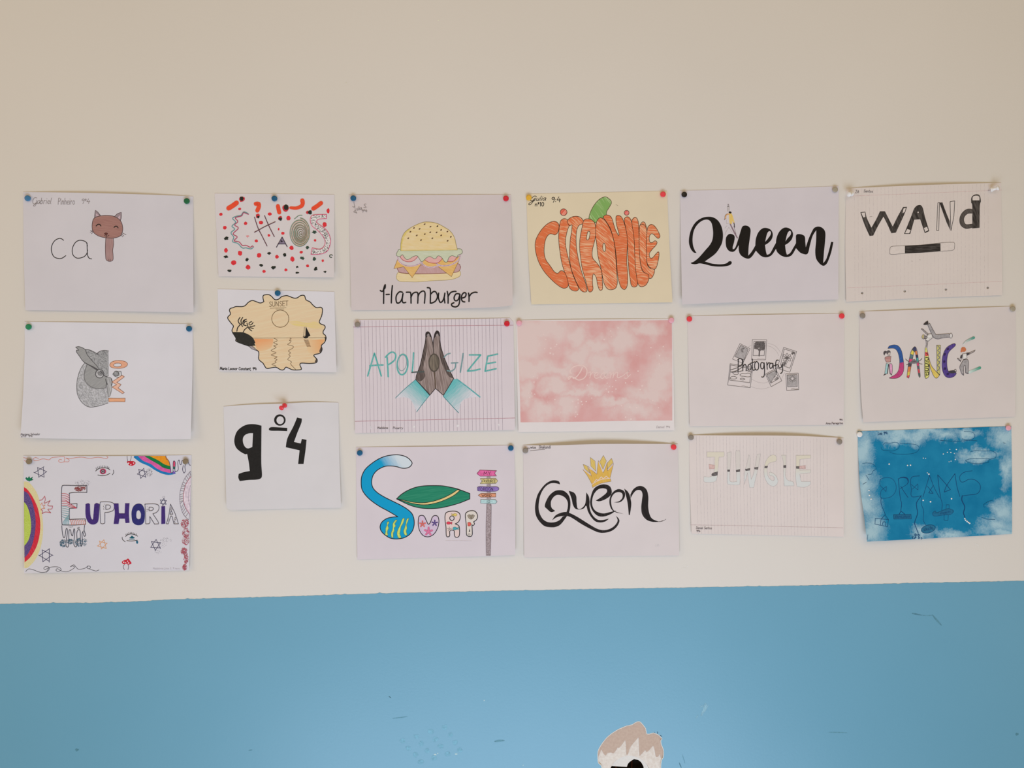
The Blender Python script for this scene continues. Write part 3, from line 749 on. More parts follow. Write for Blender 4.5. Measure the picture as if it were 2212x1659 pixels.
C.line('sun_rays', [[outer[int(i * (len(outer) - 1) / n_)], inner[int(i * (len(inner) - 1) / n_)]] for i in range(n_ + 1)] + [outer, smooth(parse("2008,465 1985,570 1990,650 2003,705")[0], False, 20)], 4, ink((128, 120, 130)))
C.spray('red_stipple', [(1945, 900, 46, 50, 170), (1955, 1010, 40, 60, 120), (1955, 1090, 42, 55, 100), (1935, 1215, 36, 40, 140), (1958, 1300, 25, 70, 130), (1942, 1400, 26, 34, 110)], ink((164, 76, 90)), 3.6)
fl_ = C.line('flame', "290,637! 320,630 350,590! 357,630 345,670 412,640! 385,695 440,702! 430,735 385,740 420,780! 360,770 320,790! 328,760 308,742", 5, ink((174, 60, 72)))
C.line('inner_flame', "305,690 320,665 325,695 355,690 335,712 352,730 320,732 305,745", 4, ink((206, 120, 84)), fl_)
C.text('signature', 'Madalena Lima S. 9 nova', 1578, 1424, 22, 2.2, ink((184, 178, 184)), 310)

# ------------------------------------------------------------------ second column
lit(1, 1.07, 1.17)
D = Sheet('small white card with the word chaos among red and black paint dots', None, [(463.6, 417.6), (722, 420), (721.5, 599), (472, 597)], (201, 191, 188), (.003, .003, .009), .0)
D.org(450, 400, 7.373)
rd = ink((206, 50, 56)); orr = pencil((222, 62, 44), (228, 88, 50), 30, .35, .7); blk = ink((38, 42, 36)); grn = ink((50, 70, 58))
for q in [(200, 463, 26, 24), (500, 378, 24, 20), (262, 678, 28, 30), (592, 608, 27), (838, 595, 34, 31), (978, 460, 30, 26), (1277, 525, 35, 38), (965, 800, 22), (1120, 700, 13, 20), (1187, 765, 28, 24), (765, 887, 26, 24),
          (1325, 998, 34, 36), (280, 1038, 32, 36), (505, 1083, 34, 40), (808, 1118, 36, 38), (1093, 1140, 30), (1480, 1068, 26, 23), (1340, 1178, 32, 42), (403, 1237, 42, 38), (633, 1307, 40, 36), (888, 1373, 28, 24),
          (1235, 1350, 25, 22), (1580, 1285, 25, 22), (1823, 1203, 20), (1700, 880, 20), (1852, 628, 35, 40), (1908, 410, 25, 40)]:
    D.dots('red_dot', [q], rd, None, .12)
D.dots('red_dot', [(625, 815, 24, 18)], ink((204, 130, 130)), None, .3)
for q in [(285, 847, 36, 28), (280, 1142, 34, 22), (617, 1183, 24, 26), (970, 1085, 30, 24), (1215, 1110, 30, 26), (838, 1275, 28, 24), (1042, 1312, 34, 24), (338, 1365, 32, 18), (1417, 1303, 18, 16), (1420, 1395, 28, 14),
          (1495, 1165, 34, 24), (1688, 1175, 26, 30), (1712, 1335, 28), (1858, 1382, 22, 16), (1577, 995, 28, 22), (1688, 750, 34, 26)]:
    D.dots('black_dot', [q], grn if q[0] in (1577, 1688, 1495) else blk, None, .32)
D.line('black_dot', [D.ell(1955, 1130, 24, 22, 14, 60, 330)], 12, grn)
for s_, w_ in [("322,368 385,330 450,282", 76), ("755,298 800,300 802,350 780,405", 66), ("1108,332 1118,385 1130,436", 64), ("1672,374 1735,332 1795,285", 68)]:
    D.line('orange_stroke', s_, w_, orr)
D.line('orange_stroke', [smooth(parse("1312,360 1400,365 1480,335 1503,290 1497,245")[0], False, 10)], lambda t: 44 + 26 * t, orr)
dr = ink((188, 52, 60))
for (x, y, r), (x2, y2, r2) in [((535, 222, 46), (532, 214, 32)), ((790, 490, 34), (795, 505, 20)), ((1232, 364, 54), (1240, 352, 40)), ((1143, 528, 35), (1148, 536, 28)), ((1582, 433, 26), (1618, 432, 33))]:
    k = D.dots('red_dot', [(x, y, r)], dr, None, .14); D.dots('black_centre', [(x2, y2, r2)], blk, k, .2)
D.line('letter', "637,455 565,425 520,480 450,495 385,530 435,590 375,655 420,700 360,760 405,830 385,900 470,930 540,1000 600,1000 680,1015 720,985", 11, ink((84, 136, 138)), label='teal wavy line of the letter')
D.line('letter', "638,466 560,440 530,490 430,520 470,580 418,635 478,685 395,775 460,825 410,885 490,905 540,960 600,960 670,990 700,968 718,985", 11, ink((168, 52, 84)), label='crimson wavy line of the letter')
D.line('letter', "735,510 790,680 850,800 935,970|895,485 960,640 1050,820|735,750 810,710 900,660 1065,583", 12, ink((88, 50, 58)))
k = D.fill('letter', "1118,928! 1175,838! 1220,928!", ink((126, 112, 130))); D.line('outline', "1085,988! 1175,828! 1255,980!|1110,935! 1225,935!", 12, ink((58, 48, 60)), k); D.fill('dark_core', "1146,910! 1166,870! 1192,906!", ink((44, 38, 42)), k)
sp = []
for k in range(300):
    a = k / 300 * 7.0 * 6.283; q = 1 - k / 300
    sp.append((1450 + 28 * (1 - q) + 170 * q * math.cos(a - 1.5), 755 + 20 * (1 - q) + 235 * q * math.sin(a - 1.5)))
k = D.line('letter', [sp, smooth(parse("1495,480 1440,485 1370,540")[0], False, 20)], 9, ink((92, 122, 98)))
D.line('orange_spiral', [[(1450 + (x - 1450) * .93 + 4, 755 + (y - 755) * .93) for x, y in sp]], 7, ink((196, 152, 128)), k)
D.line('brown_spiral', [[(1450 + (x - 1450) * .9 + 4, 755 + (y - 755) * .9) for x, y in sp[90:]]], 7, ink((110, 96, 76)), k)
S = "1880,468! 1740,470 1660,480 1625,530 1630,600 1665,660 1730,710 1800,780 1850,860 1860,930 1830,990 1770,1020 1655,1000! 1635,1102! 1740,1102 1830,1085 1900,1040 1940,940 1945,860 1910,760 1840,680 1740,610 1725,570 1760,540 1880,530!"
k = D.shape('letter', S, ink((214, 204, 204)), ink((196, 84, 112)), 10); D.dashes('black_ticks', S, 190, 20, 6, blk, k)

lit(1, 1.06, 1.13)
G = Sheet('small white card with an ink bordered sunset over the sea and palms', None, [(470, 624.5), (722, 630), (726.7, 804), (474, 802)], (203, 197, 199), (.003, .004, .010), .0)
G.org(450, 600, 7.373)
blob = ("335,520 350,490 390,478 440,460 540,460 590,440 640,390 700,362 760,380 830,402 885,380! 870,320 880,280 950,268 1000,290 1060,348 1120,340 1170,300 1250,285 1310,305 1370,325 1420,318 1470,285 1530,285 1555,350 1620,385 1660,430 1720,475 "
        "1790,470 1818,500 1815,560 1800,620 1768,700 1790,735 1850,760 1860,800 1830,850 1832,890 1865,920 1875,970 1850,1030 1800,1080 1812,1140 1780,1200 1690,1225 1685,1250 1730,1300 1720,1350 1620,1365 1480,1360 1460,1390 1480,1440 1470,1465 "
        "1350,1468 1290,1445 1235,1425 1200,1465 1150,1465 1070,1425 940,1445 900,1410 870,1360 805,1300 805,1200 780,1160 650,1090! 450,1015 440,960 380,860 385,810 400,770 360,720 310,650 315,620 352,580 345,545")
inkb = ink((36, 33, 32))
k = G.fill('sky', blob, pencil((209, 181, 146), (211, 190, 156), -12, .3, .72, 420, .05))
pk = ink((210, 186, 150))
G.fill('sea', "720,962! 1290,960 1850,958! 1868,985! 1850,1030 1800,1080 1810,1140 1775,1195 1690,1225 1688,1250 1725,1300 1715,1345 1620,1360 1480,1358! 1462,1390 1478,1440 1465,1460! 1350,1462 1290,1440 1235,1420 1200,1458 1150,1458 1070,1420 940,1440 900,1405 870,1355 810,1298 810,1200 785,1160 760,1085!",
       pencil((209, 178, 140), (212, 192, 160), -8, .3, .72, 420, .05))
G.fill('orange_patch', "730,970! 880,972 1035,975! 1030,1040 1000,1110 900,1160 800,1165 760,1100", G.grad((216, 152, 104), (211, 178, 138), (850, 1000), (900, 1175), 5), None)
G.fill('orange_patch', "1600,982! 1720,985 1855,980! 1840,1020 1790,1085 1795,1150 1760,1195! 1680,1210 1600,1190 1570,1080", G.grad((214, 158, 108), (211, 180, 140), (1800, 1050), (1590, 1110), 8), None)
G.fill('yellow_patch', "1260,700! 1400,690 1560,720 1700,700 1800,760 1830,800 1700,810 1550,780 1400,770", pencil((210, 188, 118), (211, 184, 142), 6, .3, .7, 420, .05))
G.line('horizon', "705,962 1300,958 1885,955", 6, ink((92, 80, 60)))
G.line('sun', [G.ell(1146, 652, 136, 137, 40)], 9, ink((98, 74, 46)), None, True)
G.fill('dark_shade', "1850,940! 1878,955 1872,990 1852,1028! 1858,980", ink((60, 52, 48)))
G.fill('dark_shade', "1803,1085! 1816,1140 1782,1200! 1768,1170 1785,1120", ink((84, 72, 66)))
G.fill('dark_shade', "1700,1262! 1734,1300 1722,1348! 1695,1335 1712,1300", ink((84, 72, 66)))
G.line('ink_border', blob, 14, inkb, None, True)
G.fill('cliff', "385,865! 470,865 560,872 650,910 715,965 748,1035! 733,1048! 752,1082! 640,1082 540,1057 455,1020! 430,950", ink((46, 44, 40)))
G.shape('rock', "648,1090! 705,1090 775,1162! 690,1132", ink((150, 138, 138)), inkb, 6)
G.line('palm_tree', "455,852 468,795 520,735|505,632 475,685 497,735|548,633 520,680 527,728|607,662 560,682 548,735|612,692 578,705 562,750|520,735 545,778|560,752 605,765|585,668 556,706", 15, inkb)
G.line('palm_tree', "555,868 580,825 635,780|690,697 650,720 652,752|712,712 695,738 668,752|738,765 702,772 660,778|640,795 690,800 718,812|640,800 665,828 692,847|615,722 622,750 635,780", 14, inkb)
G.fill('boat', "1552,773! 1590,850 1627,922! 1592,940 1582,958 1545,967 1520,955 1503,930! 1530,938 1545,930!", inkb); G.line('boat_sail', "1530,785! 1518,928! 1540,925!", 6, inkb)
G.line('boat_reflection', [[(1520 + i * 5, 985 + i * 11), (1560 + i * 5, 992 + i * 10), (1590 + i * 4, 985 + i * 11)] for i in range(11)], 5.5, ink((126, 94, 70)))
G.line('light_path', "1045,965 1090,985 1090,1010 1040,1035 1100,1060 1040,1085 1080,1110 1000,1160 1080,1195 1000,1230 1095,1260 1050,1285 1095,1305 1060,1330 1080,1350 1010,1380 1070,1400 1075,1418|1300,965 1320,970 1290,1000 1320,1005 1295,1040 1265,1065 1350,1090 1345,1120 1275,1165 1310,1195 1280,1225 1305,1250 1265,1300 1325,1340 1310,1370 1350,1420 1390,1458", 7, ink((104, 80, 58)))
G.text('lettering', 'SUNSET', 965, 462, 78, 8, ink((112, 92, 68)), 310, .05, -3)
G.line('underlines', "985,487 1100,482 1240,478|1075,500 1205,497", 6, ink((122, 102, 76)))
G.text('signature', 'Maria Leonor Constant, 9\u00ba4', 184, 1468, 46, 8, BLK, 585, .1, .6)

lit(.94, .98, 1.02)
I9 = Sheet('square white sheet with the big black class number 9\u00ba4', "482.6,878! 540,874 606,872 670,869 731,869.5! 733,980 736.7,1096.7! 610,1099 497,1101.5 491,1098 489,1090! 486,980",
           [(482.6, 878), (731, 869.5), (736.7, 1096.7), (490, 1101)], (204, 199, 200), (.008, .004, .008), .002)
I9.org(460, 820, 5.53)
k9 = ink((34, 32, 31))
I9.fill('numeral', "580,550! 500,533 420,535 350,562 290,615 262,680 255,745 275,810 320,855 380,890 408,888! 428,990 440,1092! 370,1105 308,1126! 303,1170 320,1213! 420,1200 520,1195 570,1180 586,1140 578,1000 578,800 | 478,640! 430,642 380,665 358,705 362,760 385,805 420,822 470,805!", k9)
I9.fill('ordinal_ring', [I9.ell(799, 483, 69, 68, 36), I9.ell(803, 485, 44, 47, 30)], k9)
I9.fill('ordinal_bar', "668,592 695,568 800,571 888,577! 886,616! 790,612 690,610", k9)
I9.fill('numeral', "1005,453! 1062,466! 1055,520 1010,630 968,745! 1048,763! 1062,708! 1118,720! 1105,850 1082,1008! 1017,1008! 1035,845! 870,808! 890,700 960,560", k9)

# ------------------------------------------------------------------ third column
lit(0.98, 1.05, 1.14)
HB = Sheet('white sheet with a coloured pencil hamburger above its black lettered name', "753.5,420! 920,421 1103.5,420! 1106,540 1107.6,659! 1060,664 900,669 759,670! 756,540",
           [(753.5, 420), (1103.5, 420), (1107.6, 661), (759, 670)], (197, 183, 179), (.004, .004, .016), .001)
HB.org(740, 390, 5.53)
bun = pencil((212, 184, 128), (215, 192, 150), 5, .3, .7, 300, .2); bo = ink((150, 130, 76)); ro = ink((120, 62, 62))
HB.shape('bottom_bun', "665,1098 645,1140 650,1180 690,1205 780,1208 900,1210 1100,1195 1280,1185 1380,1155 1410,1120 1392,1075 1330,1100 1100,1112 850,1118 720,1108", pencil((212, 188, 138), (215, 194, 156), 5, .3, .7, 300, .2), bo, 5)
HB.shape('patty', "655,1045 700,1030 930,1010 1340,990 1405,1020 1405,1055 1370,1092 1240,1105 1050,1112 870,1112 700,1102 665,1075", pencil((178, 138, 134), (190, 156, 152), 70, .3, .7), ro, 6)
ch = pencil((208, 160, 88), (213, 174, 112), 15, .3, .7, 300, .2); co = ink((132, 96, 58))
HB.shape('cheese_slice', "655,945! 613,1052! 730,1030! 832,1160! 935,1003! 960,960 985,945! 1100,985 1190,935! 1230,970 1270,965 1330,955! 1395,900! 1405,925! 1300,1148! 1130,1020! 1060,1042 990,1028 945,990! 800,1020 700,990", ch, co, 5)
on = ink((198, 172, 178)); onl = ink((150, 122, 128))
for s_ in ("655,912 680,970 740,1010 810,1022 880,1010 952,975", "945,985 990,1022 1060,1036 1150,1016", "1120,990 1180,1018 1270,1012 1340,985 1390,940 1408,890"):
    k = HB.line('onion_ring', s_, 17, on); HB.line('edge', s_, 4, onl, k)
tm = pencil((208, 152, 144), (212, 168, 160), 25, .3, .7); tl = ink((164, 60, 60))
for s_, l_ in (("685,905 715,880 765,935 800,930 890,895 902,905 850,955 785,970 720,945", "683,905 720,950 785,971 850,956 902,905"),
               ("985,945 1045,900 1105,930 1140,895 1190,935 1150,975 1095,987 1030,975", "985,948 1030,976 1095,988 1150,976 1190,932"),
               ("1258,963 1290,900 1310,893 1367,912 1335,958 1290,968", "1258,965 1300,967 1335,956 1367,912")):
    k = HB.fill('tomato_slice', s_, tm); HB.line('edge', l_, 6, tl, k)
HB.shape('lettuce', "693,820 660,845 643,880 650,900 685,908 715,885 735,915 765,942 800,935 850,905 890,900 915,930 940,968 965,960 1000,925 1045,908 1105,935 1140,900 1180,915 1220,970 1250,970 1270,920 1310,898 1365,915 1380,890 1420,875 1432,850 1415,820 1375,815! 1200,800 900,800", pencil((184, 186, 156), (194, 194, 170), 3, .3, .7, 300, .2), ink((104, 108, 88)), 6)
k = HB.shape('top_bun', "695,838! 695,770 705,700 735,630 790,580 870,535 950,503 1020,495 1120,510 1220,560 1290,610 1335,680 1355,760 1372,830!", bun, bo, 6)
HB.line('bun_shading', "703,830 706,760 722,690 752,630 800,585", 16, pencil((200, 176, 86), (208, 186, 120), 70), k)
HB.line('bun_shading', "705,834 900,832 1100,830 1365,826", 9, pencil((204, 176, 96), (208, 186, 130), 0), k)
for x, y in [(980, 522), (1050, 552), (1133, 545), (853, 567), (920, 578), (810, 612), (1177, 590), (1252, 610), (1047, 618), (982, 640), (1123, 620), (1178, 655), (886, 656), (785, 690), (1293, 673), (1073, 690), (937, 712), (1255, 720)]:
    HB.dots('seed', [(x, y, 12, 8, -.6)], ink((96, 70, 48) if x != 1133 else (48, 34, 26)), k, .08)
W_ = 15.5
for s_ in ("450,1315 480,1322 500,1262 510,1245 508,1282 492,1300! 490,1468|595,1255 586,1350 582,1462|520,1362 558,1360",
           "715,1335 680,1330 645,1370 638,1420 650,1462 685,1455 710,1410 722,1350! 712,1430 725,1460 755,1455",
           "762,1335 800,1335 815,1350 818,1465|815,1400 840,1350 880,1335 900,1355 898,1465|900,1390 920,1345 960,1320 985,1345 978,1465",
           "1012,1280 1040,1285 1050,1320 1048,1465|1050,1360 1090,1325 1120,1340 1133,1390 1110,1440 1065,1464 1048,1460",
           "1148,1345 1145,1400 1165,1455 1195,1440 1215,1390 1222,1345! 1215,1400 1222,1462", "1250,1325 1260,1380 1260,1465|1258,1390 1290,1340 1330,1325 1355,1325",
           "1395,1355 1355,1355 1332,1400 1345,1435 1380,1425 1402,1360! 1398,1440 1385,1490 1350,1510 1310,1500 1302,1475 1330,1460",
           "1425,1405 1465,1390 1475,1350 1450,1340 1425,1370 1420,1415 1435,1445 1460,1450", "1505,1345 1511,1400 1510,1445|1510,1390 1540,1350 1580,1335 1608,1338"):
    HB.line('letter', s_, W_, ink((28, 25, 24)))
HB.line('signature', "135,258! 150,340 158,370! 170,390! 132,375! 152,355!|118,310 135,318 148,305", 4.5, GRY)
HB.text('signature', 'ulia', 165, 358, 42, 4.5, GRY, 68, .15, -10); HB.text('signature', 'S.', 246, 328, 46, 4.5, GRY, 52, .15, -6); HB.text('signature', '9\u00ba4', 226, 384, 34, 4.5, GRY, 72, .1, -6)

lit(0.97, 1, 1.06)
AP = Sheet('lined sheet with praying hands and the teal word apologize', "764,695! 768,691 940,690 1101,687! 1109,696! 1112.5,928.6! 940,932 767,935.5! 765,820",
           [(762.6, 691), (1108, 687), (1112.5, 928.6), (767, 935)], (204, 193, 195), (.004, .003, .006), .001)
AP.org(740, 670, 5.53)
ru = ink((152, 139, 146)); rr = ink((168, 124, 130))
AP.line('ruled_lines', [[(218 + (1890 - 218) * i / 37, 125 - 25 * i / 37), (230 + (1901 - 230) * i / 37, 790 - 30 * i / 37), (243 + (1912 - 243) * i / 37, 1464 - 34 * i / 37)] for i in range(38)], 3.8, ru)
AP.line('margin_line', "130,202 1000,190 2038,180", 6, rr); AP.line('margin_line', "150,1328 1000,1310 2058,1288", 6, rr)
AP.dots('erased_hole', [(338, 1402, 16)], ink((206, 197, 201)), None, .05); AP.dots('erased_hole', [(850, 1392, 16)], ink((206, 197, 201)), None, .05)
AP.dots('erased_hole', [(1378, 1382, 16)], ink((206, 197, 201)), None, .05); AP.dots('erased_hole', [(1866, 1372, 16)], ink((206, 197, 201)), None, .05)
tea = (98, 172, 172); teo = ink((70, 126, 130)); pp = (204, 198, 202)
k = AP.fill('sleeve', "875,828! 1040,1016! 960,1120 885,1216! 820,1080 740,1040 632,1052! 750,940", AP.grad(tea, pp, (945, 935), (775, 1120), 45, .22)); AP.line('outline', "875,828 750,935 632,1050|1040,1016 960,1115 884,1216", 7, teo, k); AP.line('outline', "875,828 960,925 1040,1016", 10, ink((52, 92, 96)), k)
k = AP.fill('sleeve', "1330,822! 1365,824! 1500,930 1640,1035! 1500,1050 1420,1100 1388,1228! 1300,1140 1202,1025!", AP.grad(tea, pp, (1285, 945), (1480, 1120), -45, .22)); AP.line('outline', "1365,824 1500,925 1640,1037", 15, pencil((78, 150, 152), (110, 172, 172), -35), k); AP.line('outline', "1202,1028 1300,1135 1386,1226", 8, teo, k)
hp = pencil((116, 100, 94), (160, 144, 138), 80, .32, .68, 700, .05); hd = ink((50, 43, 42))
LH = "993,290 1005,262 1030,262 1050,290 1068,350 1080,420 1090,560 1100,700 1105,800 1110,935! 1045,1012! 960,920 875,830! 885,770 920,680 950,560 975,440 995,350"
RH = "1102,280 1125,248 1150,262 1160,300 1165,380 1180,460 1220,580 1270,700 1327,817! 1205,1018! 1110,935! 1102,800 1097,700 1090,560 1083,420 1090,340"
edge_m = pencil((70, 60, 57), (112, 98, 92), 75, .35, .7, 700, .05)
k = AP.fill('hand', LH, hp); AP.fill('dark_side', "993,300! 1010,420 990,560 965,680 985,790 930,850 878,830! 888,770 920,680 950,560 975,440", edge_m, k)
AP.line('outline', LH, 8, hd, k, True); AP.fill('finger_tip', "993,290 1005,262 1030,262 1050,290 1062,330! 1035,310 1012,312 995,345!", hd, k); AP.fill('nail', "1005,305 1020,280 1035,288 1042,315! 1022,308", ink((142, 132, 130)), k)
k = AP.fill('hand', RH, hp); AP.fill('dark_side', "1160,320! 1166,400 1182,470 1222,582 1272,702 1325,815! 1270,790 1215,700 1175,600 1155,480", edge_m, k)
AP.line('outline', RH, 8, hd, k, True); AP.fill('finger_tip', "1100,295 1110,265 1125,248 1150,262 1162,315! 1135,308 1112,315 1094,340!", hd, k); AP.fill('nail', "1112,312! 1122,285 1138,280 1150,312! 1130,308", ink((142, 132, 130)), k)
AP.line('palm_shadow', "1092,740 1104,830 1110,930", 12, ink((84, 68, 54)))
k = AP.fill('letter', [AP.ell(1093, 628, 56, 98, 32)], pencil((92, 84, 74), (128, 116, 102), 85, .35, .7, 700, .05)); AP.line('ring', [AP.ell(1093, 628, 60, 103, 36)], 15, ink((82, 74, 66)), k, True)
tq = pencil((76, 158, 150), (122, 178, 174), 65, .4, .75); tg = pencil((104, 136, 138), (134, 158, 160), 65, .4, .75)
AP.line('letter', "300,786 340,650 380,515! 425,660 462,786|325,666 400,658 484,655", 17, tq)
AP.line('letter', "530,560 540,680 545,795|512,562 560,515 600,502 634,530 625,590 580,632 540,655", 17, tq)
AP.line('letter', [AP.ell(716, 650, 64, 122, 32, rot=4)], 17, tq, None, True); AP.line('pencil_ring', [AP.ell(712, 630, 52, 95, 26, rot=6)], 6, tg, None, True)
AP.line('letter', "848,510 842,620 832,742", 17, tq); AP.line('letter_foot', "828,744 900,738 972,736", 15, ink((74, 84, 82)))
AP.line('letter', "1285,516 1245,530 1212,562|1250,722 1300,728 1342,695 1352,637|1300,632 1378,628", 14, tg)
AP.line('letter', "1440,518 1425,630 1406,742", 16, tg); AP.line('letter', "1515,535! 1650,535! 1575,625 1492,728! 1565,722 1642,705!", 17, tq); AP.line('letter', "1852,525 1735,550! 1718,640 1702,730! 1835,700|1722,640 1828,622", 16, tq)
AP.text('signature', 'Madalena', 414, 1418, 26, 4, PEN, 128); AP.text('signature', 'Picarry', 598, 1420, 26, 4, PEN, 124)

lit(0.93, 0.945, 0.96)
SU = Sheet('white sheet with the word surf, a green board and a tiny signpost', "769,966! 940,964.5 1110.7,961.7! 1113,1080 1113,1198.5! 1060,1201 920,1205 772,1208.5! 770,1090",
           [(769, 966), (1110.7, 961.7), (1113, 1200), (772, 1208.5)], (204, 195, 201), (.003, .003, .010), .001)
SU.org(740, 940, 5.53)
k_ = ink((34, 30, 34))
SS = ("830,340 815,305 770,265 700,240 620,235 520,250 430,285 340,345 270,410 230,490 222,560 230,640 270,710 340,780 440,850 550,910 660,975! 590,980 520,1000 465,1045 448,1100 465,1150 510,1195 570,1230 640,1240 720,1230 790,1195 835,1140 855,1070 852,1000 830,940 "
      "780,890 700,840 600,790 500,740 420,690 370,640 350,590 350,530 370,470 420,415 500,375 570,368 640,375 700,392 750,395 800,380")
k = SU.fill('letter', SS, SU.grad((16, 148, 194), (198, 208, 216), (475, 352), (635, 242), 60, .1)); SU.line('outline', SS, 10, k_, k, True)
for s_ in ("545,1030 555,1045 540,1080 550,1110 535,1150 540,1195 510,1190 515,1150 515,1110 530,1075 530,1045", "640,1010 650,1020 625,1060 635,1085 615,1110 620,1140 605,1170 605,1222 585,1220 580,1170 595,1130 600,1100 600,1060 620,1025",
           "730,990 740,1000 720,1060 700,1090 690,1140 685,1180 700,1225 665,1225 650,1170 665,1120 690,1070 710,1010", "790,990 780,1030 765,1070 770,1110 760,1150 770,1190 745,1195 728,1150 740,1110 755,1060 765,1010"):
    SU.shape('seaweed', s_, ink((188, 202, 104)), ink((80, 92, 60)), 4)
BO = "645,762! 700,710 780,660 880,622 980,606 1100,603 1200,607 1300,625 1380,645 1520,697! 1520,762! 1400,810 1280,845 1160,870 1040,878 920,868 800,835"
k = SU.shape('surfboard', BO, pencil((36, 124, 96), (56, 138, 110), -8, .45, .75, 500, .05), k_, 9)
SU.shape('stripe', "648,762! 720,775 840,800 960,808 1080,790 1200,750 1300,700 1375,650! 1405,658! 1330,720 1220,775 1100,815 980,832 860,820 740,790", ink((222, 190, 128)), k_, 7, None, k)
k = SU.shape('letter', "905,1010 915,970 945,958 975,970 1000,1020 1025,1065 1050,1040 1070,985 1100,960 1135,970 1150,1010 1145,1080 1115,1150 1075,1195 1020,1215 965,1200 925,1150 905,1080", pencil((192, 172, 196), (202, 186, 204), 60, .3, .7), k_, 9)
def flower(x, y, r, c, o, rot, parent):
    L = [[(x, y), (x + r * .6 * math.cos(a), y + r * .6 * math.sin(a)), (x + r * math.cos(a), y + r * math.sin(a))] for a in (math.radians(rot + 72 * i) for i in range(5))]
    SU.line('flower_edge', L, r * .52, ink(o), parent); SU.line('flower', L, r * .34, ink(c), parent)
    SU.dots('flower_tips', [(p[2][0], p[2][1], r * .24) for p in L], ink(c), parent, .05)
flower(955, 1062, 36, (206, 108, 104), (140, 70, 72), -90, k); flower(1026, 1150, 46, (210, 112, 150), (150, 74, 100), -88, k); flower(1100, 1050, 33, (92, 74, 130), (60, 48, 84), -88, k)
k = SU.shape('letter', "1225,960 1240,925 1290,910 1350,910 1395,935 1405,985 1385,1035 1345,1060! 1385,1080 1397,1120 1394,1200 1370,1220 1345,1215 1335,1180 1335,1145 1300,1133 1280,1150 1280,1200 1260,1215 1240,1200 1235,1100 1225,1020 | " +
             ' '.join('%d,%d' % p for p in SU.ell(1307, 993, 27, n=14)), pencil((214, 188, 184), (214, 200, 196), 60, .3, .7), k_, 9)
def fish(x, y, r, c, d, parent):
    SU.shape('fish', ' '.join('%d,%d' % p for p in SU.ell(x, y, r, r * .68, 14)) + ' | %d,%d! %d,%d! %d,%d!' % (x + d * r * .8, y, x + d * r * 1.7, y - r * .7, x + d * r * 1.6, y + r * .7), ink(c), ink(dk(c, .6)), 3.5, None, parent)
fish(1344, 952, 24, (214, 186, 100), -1, k); fish(1266, 1050, 25, (206, 62, 84), 1, k); fish(1342, 1115, 26, (66, 156, 168), 1, k)
SU.line('starfish', [[(1276, 1122), (1276 + 26 * math.cos(a), 1122 + 26 * math.sin(a))] for a in (math.radians(-90 + 72 * i) for i in range(5))], 8, ink((150, 140, 132)), k)
k = SU.shape('letter', "1467,960 1480,925 1520,905 1570,905 1600,930 1612,970 1600,1010 1565,1035! 1575,1060 1560,1080 1545,1070! 1548,1120 1548,1190 1530,1210 1495,1205 1480,1180 1478,1080", pencil((208, 198, 188), (210, 202, 196), 60, .3, .7), k_, 9)
SU.shape('shell', "1492,962! 1510,948 1535,955 1555,948 1577,962! 1562,990 1535,1005 1508,992", ink((150, 138, 122)), ink((88, 78, 70)), 4, None, k); SU.line('shell_ribs', "1535,1003 1520,958|1535,1003 1536,958|1535,1003 1552,958", 4, ink((96, 86, 78)), k)
SU.shape('shell', "1494,1045! 1520,1040 1536,1060 1522,1085 1496,1085!", ink((206, 92, 84)), ink((120, 58, 54)), 4, None, k)
SU.fill('shell', "1520,1112! 1524,1152! 1506,1158!", ink((58, 52, 56)), k); SU.line('pebble', [SU.ell(1512, 1186, 12, 9, 12)], 5, ink((100, 94, 98)), k, True)
k = SU.fill('sign_post', "1722,496! 1766,496! 1776,900 1772,1200 1766,1440! 1716,1440! 1714,1100 1722,830!", speck((136, 122, 124), (168, 154, 158), 420, .4, .6)); SU.line('outline', "1722,830 1714,1100 1716,1438!|1766,1438! 1772,1200 1776,900 1775,830", 5, ink((120, 106, 110)), k)
for s_, c_, tx, x, y, h, wd_ in (("1605,460! 1640,418! 1840,425! 1815,455! 1838,488! 1645,490!", (214, 98, 152), 'MY', 1684, 476, 40, 88), ("1645,520! 1830,517! 1852,547! 1830,577! 1645,580! 1668,550!", (206, 192, 134), 'FAVOURITE', 1672, 566, 34, 160),
                          ("1610,625! 1640,613 1740,618 1835,616 1868,638 1838,668 1740,672 1640,668 1612,662!", (134, 110, 176), 'FOREIGN', 1622, 662, 36, 180), ("1622,720! 1655,697! 1830,695! 1830,738! 1655,742!", (206, 142, 112), 'WORD', 1660, 734, 26, 120), ("1650,770! 1825,770! 1845,795! 1825,820! 1650,812!", (172, 202, 206), 'IS:', 1722, 806, 26, 54)):
    b_ = SU.shape('sign_board', s_, ink(c_), ink(dk(c_, .5)), 4.5); SU.text('lettering', tx, x, y, h, 5, ink(dk(c_, .38)), wd_, 0, 0, b_)
SU.line('pencil_trace', "1230,1262 1540,1265", 2, ink((188, 182, 188)))

